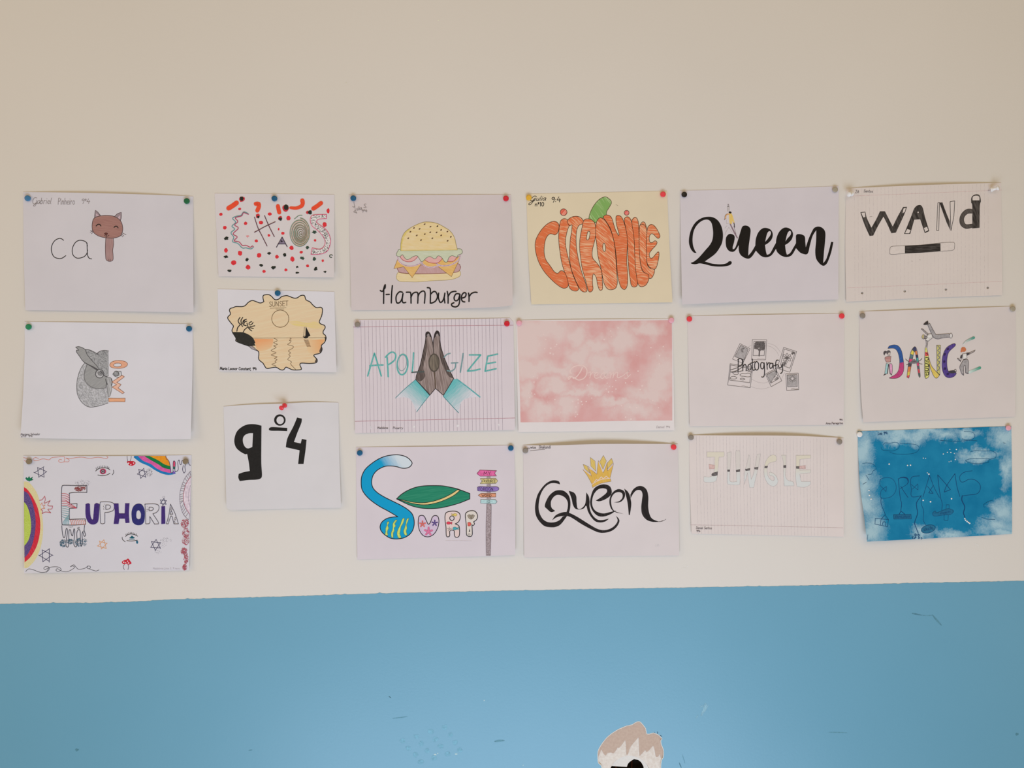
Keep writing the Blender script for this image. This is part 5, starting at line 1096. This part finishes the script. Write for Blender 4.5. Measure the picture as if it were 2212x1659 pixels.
# striped letter
def bands(name, L, R_, cols, root=None):
    n = len(cols); pl = lambda P, t: P[0] if t <= 0 else P[-1] if t >= 1 else tuple(P[int(t * (len(P) - 1))][c] + (P[int(t * (len(P) - 1)) + 1][c] - P[int(t * (len(P) - 1))][c]) * (t * (len(P) - 1) % 1) for c in (0, 1))
    for i, c in enumerate(cols):
        a, b = i / n, (i + 1) / n; q = [pl(L, a), pl(R_, a), pl(R_, b), pl(L, b)]
        o = DA.fill(name if root is None else 'stripe', ' '.join('%.1f,%.1f!' % p for p in q), ink(c), root)
        root = root or o
    return root
c1, c2, c3, c4, c5, c6 = (206, 120, 72), (70, 74, 92), (206, 72, 108), (212, 184, 80), (72, 150, 146), (204, 74, 84)
k = bands('letter', [(870, 562), (835, 620), (812, 720), (800, 790), (785, 900), (785, 935)], [(890, 605), (868, 640), (852, 720), (838, 790), (825, 880), (805, 938)], [c2, c4, (84, 108, 112), c3, (74, 66, 72), c1, c4, c6])
bands('stripe', [(870, 562), (886, 640), (896, 700), (905, 780), (918, 850), (928, 922)], [(892, 562), (912, 640), (922, 700), (932, 780), (942, 850), (950, 922)], [(60, 60, 92), c1, (52, 52, 84), c5, c3, (96, 90, 100), c6, (82, 92, 88)], k)
DA.line('outline', "785,930 800,938 812,930 838,790 868,640 882,612 895,640 908,780 930,918 948,918 932,780 912,620 890,562 868,566 835,620 812,720 800,790 785,930", 4.5, do, k)
DA.fill('crossbar_cat', "805,755 840,735 860,715 880,712 905,735 940,745 900,762 850,765", ink((110, 106, 110)), k); DA.line('cat_whiskers', "770,708 790,730 815,740|780,780 810,765|925,735 950,722 968,702|930,760 950,768 972,770|840,745 855,742|865,738 890,742", 6, do, k)
k = DA.fill('letter', "1008,570! 1028,575! 1050,670 1055,760 1056,900 1030,942 1005,930 1000,760", ink((200, 192, 112))); DA.fill('red_patch', "1004,625! 1040,625! 1052,665! 1010,675!", ink((196, 72, 76)), k)
DA.line('black_curls', "1006,690 1010,930|1052,700 1053,900", 5, ink((58, 58, 40)), k); DA.line('black_curls', "1015,690 1045,695 1040,720 1012,725|1020,740 1048,745|1010,760 1040,770 1045,800 1012,800|1015,820 1048,830 1040,850 1012,850|1015,870 1045,870 1045,900 1020,905 1025,885|1025,640 1040,655", 9, ink((58, 58, 40)), k)
DA.fill('diagonal', "1052,690! 1090,800 1182,905! 1150,942 1115,920 1075,830 1056,760!", ink((212, 178, 92)), k); DA.shape('right_bar', "1148,540! 1194,540! 1190,720 1186,900! 1152,868! 1150,700", ink((190, 180, 110)), do, 4.5, None, k)
DA.line('grey_waves', "1160,550 1185,575 1160,605 1185,630 1160,660 1185,690 1158,720 1185,750 1158,785 1182,815 1160,850", 13, ink((128, 124, 112)), k)
DA.line('outline', "1008,570 1000,760 1004,925 1030,942 1056,900 1055,760 1028,575|1052,690 1090,800 1182,905|1056,760 1075,830 1115,920 1150,942 1186,900", 4.5, do, k)
k = DA.shape('letter', "1377,528 1350,522 1270,570 1225,660 1212,760 1220,850 1250,915 1300,938 1360,920 1387,880 1340,872 1295,862 1275,800 1275,700 1300,620 1370,552", pencil((72, 54, 118), (92, 74, 138), 75, .4, .7), do, 4)
DA.dots('dark_spots', [(1285, 585, 14, 18, .5), (1245, 650, 13, 18), (1240, 740, 12, 20), (1250, 825, 14, 18), (1285, 890, 18, 12)], ink((48, 36, 72)), k, .3); DA.fill('small_creature', "1285,862 1320,850 1360,848 1384,870 1350,882 1310,880", ink((62, 58, 64)), k); DA.line('creature_tail', "1360,850 1375,832 1386,845 1384,868|1275,830 1285,845", 5, do, k)
k = DA.dots('dancer', [(1475, 592, 32, 30)], ink((186, 110, 74)), None, .06, 'red haired dancer in grey trousers pointing aside')
DA.fill('hair_tail', "1448,590 1440,625 1462,618", ink((180, 104, 70)), k); DA.shape('shirt', "1462,648! 1512,640! 1518,700! 1470,715!", ink((210, 203, 200)), do, 4, None, k); DA.fill('sleeve', "1462,650! 1440,668! 1432,700! 1458,700!", ink((70, 64, 66)), k); DA.fill('sleeve', "1510,632! 1550,628! 1545,652! 1520,668!", ink((70, 64, 66)), k)
DA.line('arms', "1548,632 1600,608 1618,600|1545,650 1600,622 1612,612|1400,702 1415,700 1440,738! 1448,705|1402,705 1418,722 1440,740", 5, do, k)
DA.shape('trousers', "1475,722 1515,712 1535,735 1537,800 1530,878! 1500,878! 1496,782! 1478,800 1478,895! 1455,892 1430,810 1450,760", gp, do, 4.5, None, k); DA.line('shoes', "1465,890 1475,905|1512,880 1532,885", 12, ink((96, 90, 92)), k)
DA.line('letter_stroke', [smooth(parse("1475,528 1520,487 1600,448")[0], False, 12)], lambda t: 20 + 12 * t, DA.grad((205, 198, 194), (76, 140, 124), (1470, 520), (1590, 450), 30, .15)); DA.line('stroke_edge', "1468,530 1505,485 1600,438", 4, ink((120, 140, 134)))
DA.line('letter_stroke', [smooth(parse("1550,868 1620,838 1675,815")[0], False, 12)], lambda t: 32, DA.grad((190, 200, 194), (76, 144, 122), (1545, 870), (1660, 820), 30, .15))
k = DA.shape('acrobat', "1038,290! 1062,272! 1100,345 1138,412! 1220,405 1300,400! 1312,440! 1230,450 1160,464 1112,445 1080,390", gp, do, 4.5, 'figure doing a one-handed handstand in grey trousers')
DA.fill('shoe', "985,285! 1010,260 1040,240! 1048,272! 1030,290 995,292", ink((60, 54, 54)), k); DA.shape('shoe', ' '.join('%d,%d' % p for p in DA.ell(1322, 425, 18, 30, 14)), ink((200, 192, 190)), do, 4.5, None, k)
DA.shape('shirt', "1085,402! 1102,446! 1045,490! 1012,480! 1040,410", ink((204, 195, 190)), do, 4.5, None, k); DA.line('arms', "965,345 1005,385 1040,418|978,342 1050,408|960,345 972,338|1018,480 1022,530 1016,565|1040,490 1030,570", 5, do, k)
DA.line('head', [DA.ell(990, 440, 22, 24, 16), DA.ell(1015, 445, 20, 15, 14)], 5, do, k, True); DA.fill('cap', "968,430 985,408 992,430 985,460 970,450", ink((170, 156, 110)), k)

lit(1, 1.02, 1.04)
BD = Sheet('blue painted sheet with the thin pen word dreams and glittering stones', "1853,931.5! 2020,926 2184.7,920.4! 2186,1040 2186,1153.4! 2030,1162 1873,1170! 1866,1110 1858,1050 1854,980",
           [(1853, 931.5), (2184.7, 920.4), (2186, 1153.4), (1873, 1170)], (32, 118, 152), (.016, .006, .002), .0)
BD.org(1820, 900, 5.643)
bm = blob_mat(BD, (14, 108, 148), (28, 122, 160), (152, 182, 194), [(680, 230, 260, 75), (1000, 200, 330, 70), (1250, 230, 120, 60), (1540, 210, 120, 45), (1990, 230, 130, 200), (250, 380, 95, 200), (270, 830, 110, 170), (310, 1060, 110, 220), (350, 1400, 150, 130), (960, 1440, 110, 70), (1320, 1440, 180, 60), (1960, 1150, 130, 110), (1900, 1330, 170, 90), (2010, 1440, 130, 60), (1650, 470, 200, 45), (2010, 640, 70, 160)], 26, .7, 1.5, .9, 420, .035, 26)
BD.sheet.data.materials.clear(); BD.sheet.data.materials.append(bm)
bi = ink((18, 62, 104)); bi2 = ink((20, 76, 116))
for s_, w_ in (("460,762 455,830 495,875 530,915! 535,850! 470,900! 470,988 570,985 630,940 655,870 640,800 600,755 540,742 480,755 460,770", 5), ("680,755 690,870 705,1000 720,1060 710,1150|710,850 750,915 798,985", 7), ("940,722 850,735 830,790 838,880 845,975 960,965", 6), ("835,825 920,895! 918,820! 850,885", 5), ("980,980 1020,850 1060,715! 1120,870 1180,985|1035,850 1105,935! 1050,930! 1105,840", 6), ("1195,990 1175,850 1160,710! 1240,800 1315,890! 1240,920! 1270,840 1370,695! 1395,850 1430,975", 7),
               ("1580,660 1480,680 1430,730 1440,790 1480,795 1540,765 1610,770 1670,820 1680,880 1640,940 1540,955 1460,968", 6)):
    BD.line('letter', s_, w_, bi)
BD.line('letter_top', "680,765 700,748 740,740 780,748 798,775 790,820 700,880", lambda t: 16 * max(.3, math.sin(math.pi * min(1, t * 1.3))) if t < .75 else 5, bi)
for s_, w_ in (("470,985 470,1060 500,1140 522,1195", 6), ("710,1150 735,1170 760,1190|710,1158 690,1190", 8), ("960,965 905,1045 905,1110 915,1180 880,1290 895,1350 922,1418", 9), ("965,985 958,1060 990,1150 985,1260 1025,1335", 5), ("1195,990 1215,1060 1210,1140", 6), ("1460,965 1455,1020 1490,1100 1475,1170 1492,1225", 11)):
    BD.line('string', s_, w_, bi)
BD.line('hanging_house', "400,1240! 560,1255! 548,1342! 395,1310! 400,1240!|470,1245! 462,1325!|520,1195! 470,1250!|520,1200! 560,1255!|485,1320! 495,1285 515,1282 525,1300 522,1335!", 6, ink((22, 70, 108)))
k = BD.fill('hanging_board', "622,1195! 835,1192! 838,1246! 625,1249!", ink((30, 96, 130))); BD.line('outline', "622,1195! 835,1192! 838,1246! 625,1249!", 5, bi, k, True); BD.text('lettering', 'FAMILIAAAR'[:9], 642, 1236, 28, 6, bi2, 180, .05, -1, k)
k = BD.fill('thought_bubble', [BD.ell(1045, 1370, 86, 46, 26, rot=-14)], ink((38, 102, 134))); BD.line('outline', [BD.ell(1045, 1370, 88, 48, 26, rot=-14)], 5, bi, k, True); BD.text('lettering', 'saude', 985, 1394, 40, 5, bi, 120, .1, -12, k)
k = BD.fill('aeroplane', "1098,1178 1130,1150 1150,1170 1230,1140 1290,1122 1345,1140 1350,1165 1310,1195 1230,1200 1120,1212", ink((28, 98, 134))); BD.line('outline', "1098,1178 1130,1150 1150,1170 1230,1140 1290,1122 1345,1140 1350,1165 1310,1195 1230,1200 1120,1212|1262,1125! 1265,1075! 1300,1075! 1300,1122!|1240,1200! 1238,1262! 1285,1265! 1290,1195!", 5, bi2, k, True); BD.text('lettering', 'viagem', 1185, 1192, 30, 5, bi2, 130, .05, -10, k)
cl = ink((16, 84, 124))
for s_ in ("500,345 520,320 580,325 640,312 685,330 690,370 665,400 600,420 540,412 485,405 470,370", "700,325 800,330 900,345 935,385 900,435 800,458 680,458 620,450 575,432", "245,570 300,565 360,575 405,610 408,640 370,665 355,700 310,705", "1480,180 1580,190 1612,225 1600,265 1530,285 1460,270", "1190,290 1300,298 1420,300 1540,290 1640,295", "1560,430 1620,415 1720,420 1820,420 1870,450 1862,500 1790,525 1780,555", "1500,535 1560,515 1680,512 1790,515", "1500,540 1560,565 1660,572 1780,560", "1730,1105 1720,1075 1780,1035 1830,1022", "1700,1230 1760,1250 1860,1255"):
    BD.line('pen_cloud', s_, 4.5, cl)
BD.line('little_people', "890,1430 880,1445 895,1455 902,1440 890,1430|925,1432 915,1445 928,1458 938,1444 925,1432|895,1455 875,1490|928,1458 945,1490|860,1462 850,1475 862,1488|955,1470 970,1482 960,1495|900,1470 885,1480|930,1470 925,1490", 7, bi)
BD.text('signature', 'Leo 9\u00ba4', 430, 222, 34, 5, bi, 120, .1, -2)
for s_ in ("190,182 235,185", "1200,290 1240,295", "1960,320 1985,325", "290,800 250,825", "285,712 325,775", "310,1440 300,1500"):
    BD.line('pen_speck', s_, 4, bi)
pg_, fg_ = [], None
stone_me = None
def gem(x, y, r):
    """small rhinestone: a low eight-sided dome"""
    global stone_me
    if stone_me is None:
        v, f = [], []
        for (rr_, yy) in ((1.0, 0.0), (1.0, -.25), (.55, -.6)):
            for k in range(8): v.append((rr_ * math.cos(k * math.pi / 4), yy, rr_ * math.sin(k * math.pi / 4)))
        for a in (0, 8):
            for k in range(8): f.append((a + k, a + (k + 1) % 8, a + 8 + (k + 1) % 8, a + 8 + k))
        f.append(tuple(range(16, 24))[::-1])
        stone_me = bpy.data.meshes.new('rhinestone'); stone_me.from_pydata(v, [], f)
        stone_me.materials.append(plain('rhinestone', (236, 236, 240), .2, .6))
    o = bpy.data.objects.new('rhinestone', stone_me); COL.objects.link(o); o.parent = BD.root
    p = BD.at(*BD._loc((x, y)), 1); o.location = p; o.scale = (r, r, r)
for x, y, r in [(568, 578, 1.9), (792, 595, 1.7), (828, 592, 1.8), (985, 505, 1.3), (1012, 507, 1.2), (1388, 400, 1.7), (1308, 400, 1.1), (1278, 435, 1.4), (1320, 437, 1.5), (1362, 447, 1.2), (1228, 455, 1.4), (1375, 522, 1.4), (1322, 542, 1.2), (1298, 550, 1.1), (1033, 685, 1.2), (1052, 700, 1.9), (983, 1020, 1.8), (1072, 1037, 2.0), (1328, 1000, 1.9), (322, 900, 1.7), (328, 960, 1.8), (348, 1005, 1.8), (1490, 1243, 1.8), (1500, 1262, 1.8), (1518, 1277, 1.9), (1535, 1290, 1.9), (1550, 1300, 1.8)]:
    gem(x, y, r * .00082)

# ------------------------------------------------------------------ pins
def lathe(name, prof, mat, parent, n=20):
    """turned shape along -Y: prof = (radius, distance from wall end)"""
    v, f = [], []
    for r, y in prof:
        for k in range(n): v.append((r * math.cos(k * 2 * math.pi / n), -y, r * math.sin(k * 2 * math.pi / n)))
    for i in range(len(prof) - 1):
        for k in range(n):
            a, b = i * n + k, i * n + (k + 1) % n; f.append((a, b, b + n, a + n))
    f.append(tuple(reversed(range(n)))); f.append(tuple(range(len(f) and (len(prof) - 1) * n, len(prof) * n)))
    o = mesh_obj(name, v, f, mat, parent, True); return o
STEEL = plain('steel', (150, 148, 146), .3, .5, .9)
TACK = [(.0012, 0), (.0030, .0004), (.0034, .0014), (.0049, .0020), (.0053, .0026), (.0053, .0038), (.0050, .0044), (.0036, .0047)]
PUSH = [(.0014, 0), (.0046, .0006), (.0047, .0022), (.0036, .0032), (.0029, .0050), (.0029, .0090), (.0036, .0106), (.0045, .0114), (.0046, .0132), (.0040, .0140)]
def pin(sheet, px, py, mat, label, prof=TACK, tilt=None, sink=0.0):
    h = prof[-1][1]
    d = sheet.depth(px, py)
    head = on_plane(px, py, d + h * (.9 if tilt is None else .5))
    root = bpy.data.objects.new('push_pin', None); COL.objects.link(root); root.empty_display_size = .01
    root['label'] = label; root['category'] = 'push pin'; root['group'] = 'pins holding up the drawings'
    if tilt is None:
        ax = Vector((0, -1, 0))
    else: ax = Vector(tilt).normalized()
    q = Vector((0, -1, 0)).rotation_difference(ax)
    root.rotation_mode = 'QUATERNION'; root.rotation_quaternion = q
    foot = head - ax * h * (.9 if tilt is None else .5)
    if tilt is not None: foot += Vector((0, -max(0, .0046 - abs(ax.y) * .0) * math.sqrt(max(0, 1 - ax.y ** 2)) * .9, 0))
    root.location = foot
    lathe('pin_head', prof, mat, root)
    lathe('needle', [(.0004, -.0045), (.0005, .0008)], STEEL, root, 8)
    return root
def pm(rgb, rough=.35): return plain('pin_plastic', rgb, rough, .35)
lit(1, 1.04, 1.1)
BL = pm((20, 82, 116)); BL2 = pm((56, 108, 146)); RD = pm((190, 24, 42)); RD2 = pm((216, 58, 66)); PKP = pm((214, 152, 162)); GN = pm((24, 118, 76)); GN2 = pm((24, 92, 58)); YE = pm((208, 160, 48)); BK = pm((20, 16, 15)); WH = pm((214, 208, 202), .3)
MT = plain('dull_metal', (128, 118, 108), .45, .5); MT2 = plain('dull_metal', (150, 140, 122), .45, .5); BZ = plain('bronze', (122, 106, 84), .4, .5)
pin(A, 59, 428, BL2, 'blue pin at the name corner of the cat drawing'); pin(A, 403, 434, GN2, 'dark green pin at the right top corner of the cat drawing')
pin(B, 61, 706, GN, 'green pin at the left top corner of the owl drawing'); pin(B, 408, 710, BL, 'blue pin at the right top corner of the owl drawing')
pin(C, 62, 997, BZ, 'bronze pin at the left top corner of the Euphoria sheet'); pin(C, 400.5, 997, BZ, 'bronze pin on the drips at the right of the Euphoria sheet')
pin(D, 592.5, 428.5, BL, 'blue pin at the top middle of the chaos card'); pin(G, 599.5, 633, BL, 'blue pin at the top middle of the sunset card')
pin(I9, 612, 878.5, RD2, 'tilted red pin above the black class number', PUSH, (-.32, -.86, -.40))
pin(HB, 763, 428, BL, 'blue pin at the left top corner of the hamburger sheet'); pin(HB, 1093, 428.5, RD, 'red pin at the right top corner of the hamburger sheet')
pin(AP, 772, 701, MT, 'grey pin on the sheet with praying hands'); pin(AP, 1095, 699, RD, 'red pin on the sheet with praying hands')
pin(SU, 777, 978.5, BL, 'blue pin beside the top of the big blue S'); pin(SU, 1103.5, 968, BL, 'blue pin at the right top corner of the surf sheet')
pin(CI, 1142.5, 427, YE, 'yellow pin on the cream pumpkin sheet'); pin(CI, 1432.5, 419.5, RD2, 'red pin on the cream pumpkin sheet')
pin(PK, 1121.5, 697.5, PKP, 'pink pin at the left of the pink cloud print'); pin(PK, 1450.5, 691.5, PKP, 'pink pin at the right of the pink cloud print')
pin(Q2, 1135, 973.5, MT, 'grey pin at the left of the crowned queen sheet'); pin(Q2, 1455.5, 966, RD2, 'red pin at the right of the crowned queen sheet')
pin(Q1, 1478.5, 420, BK, 'black pin at the left of the bold script queen sheet'); pin(Q1, 1804.5, 409.5, MT2, 'grey pin at the right of the bold script queen sheet')
pin(PH, 1489.5, 689, RD2, 'red pin at the left of the photografy sheet'); pin(PH, 1819, 682.5, RD2, 'red pin at the right of the photografy sheet')
pin(JU, 1493, 945, MT, 'grey brown pin at the left of the jungle sheet'); pin(JU, 1814, 954.5, MT, 'grey brown pin at the right of the jungle sheet')
pin(WA, 1835, 420, WH, 'white pin at the left of the wand sheet', PUSH, (-.72, -.55, -.25)); pin(WA, 2147, 408.5, WH, 'white pin at the right of the wand sheet', PUSH, (.62, -.70, .12))
pin(DA, 1864, 682, MT, 'dark grey pin at the left of the dance sheet'); pin(DA, 2188.5, 667, MT2, 'beige grey pin at the right of the dance sheet')
pin(BD, 1857.5, 938.5, WH, 'white pin at the left of the blue painted sheet'); pin(BD, 2179, 924.5, PKP, 'pink pin at the right of the blue painted sheet')
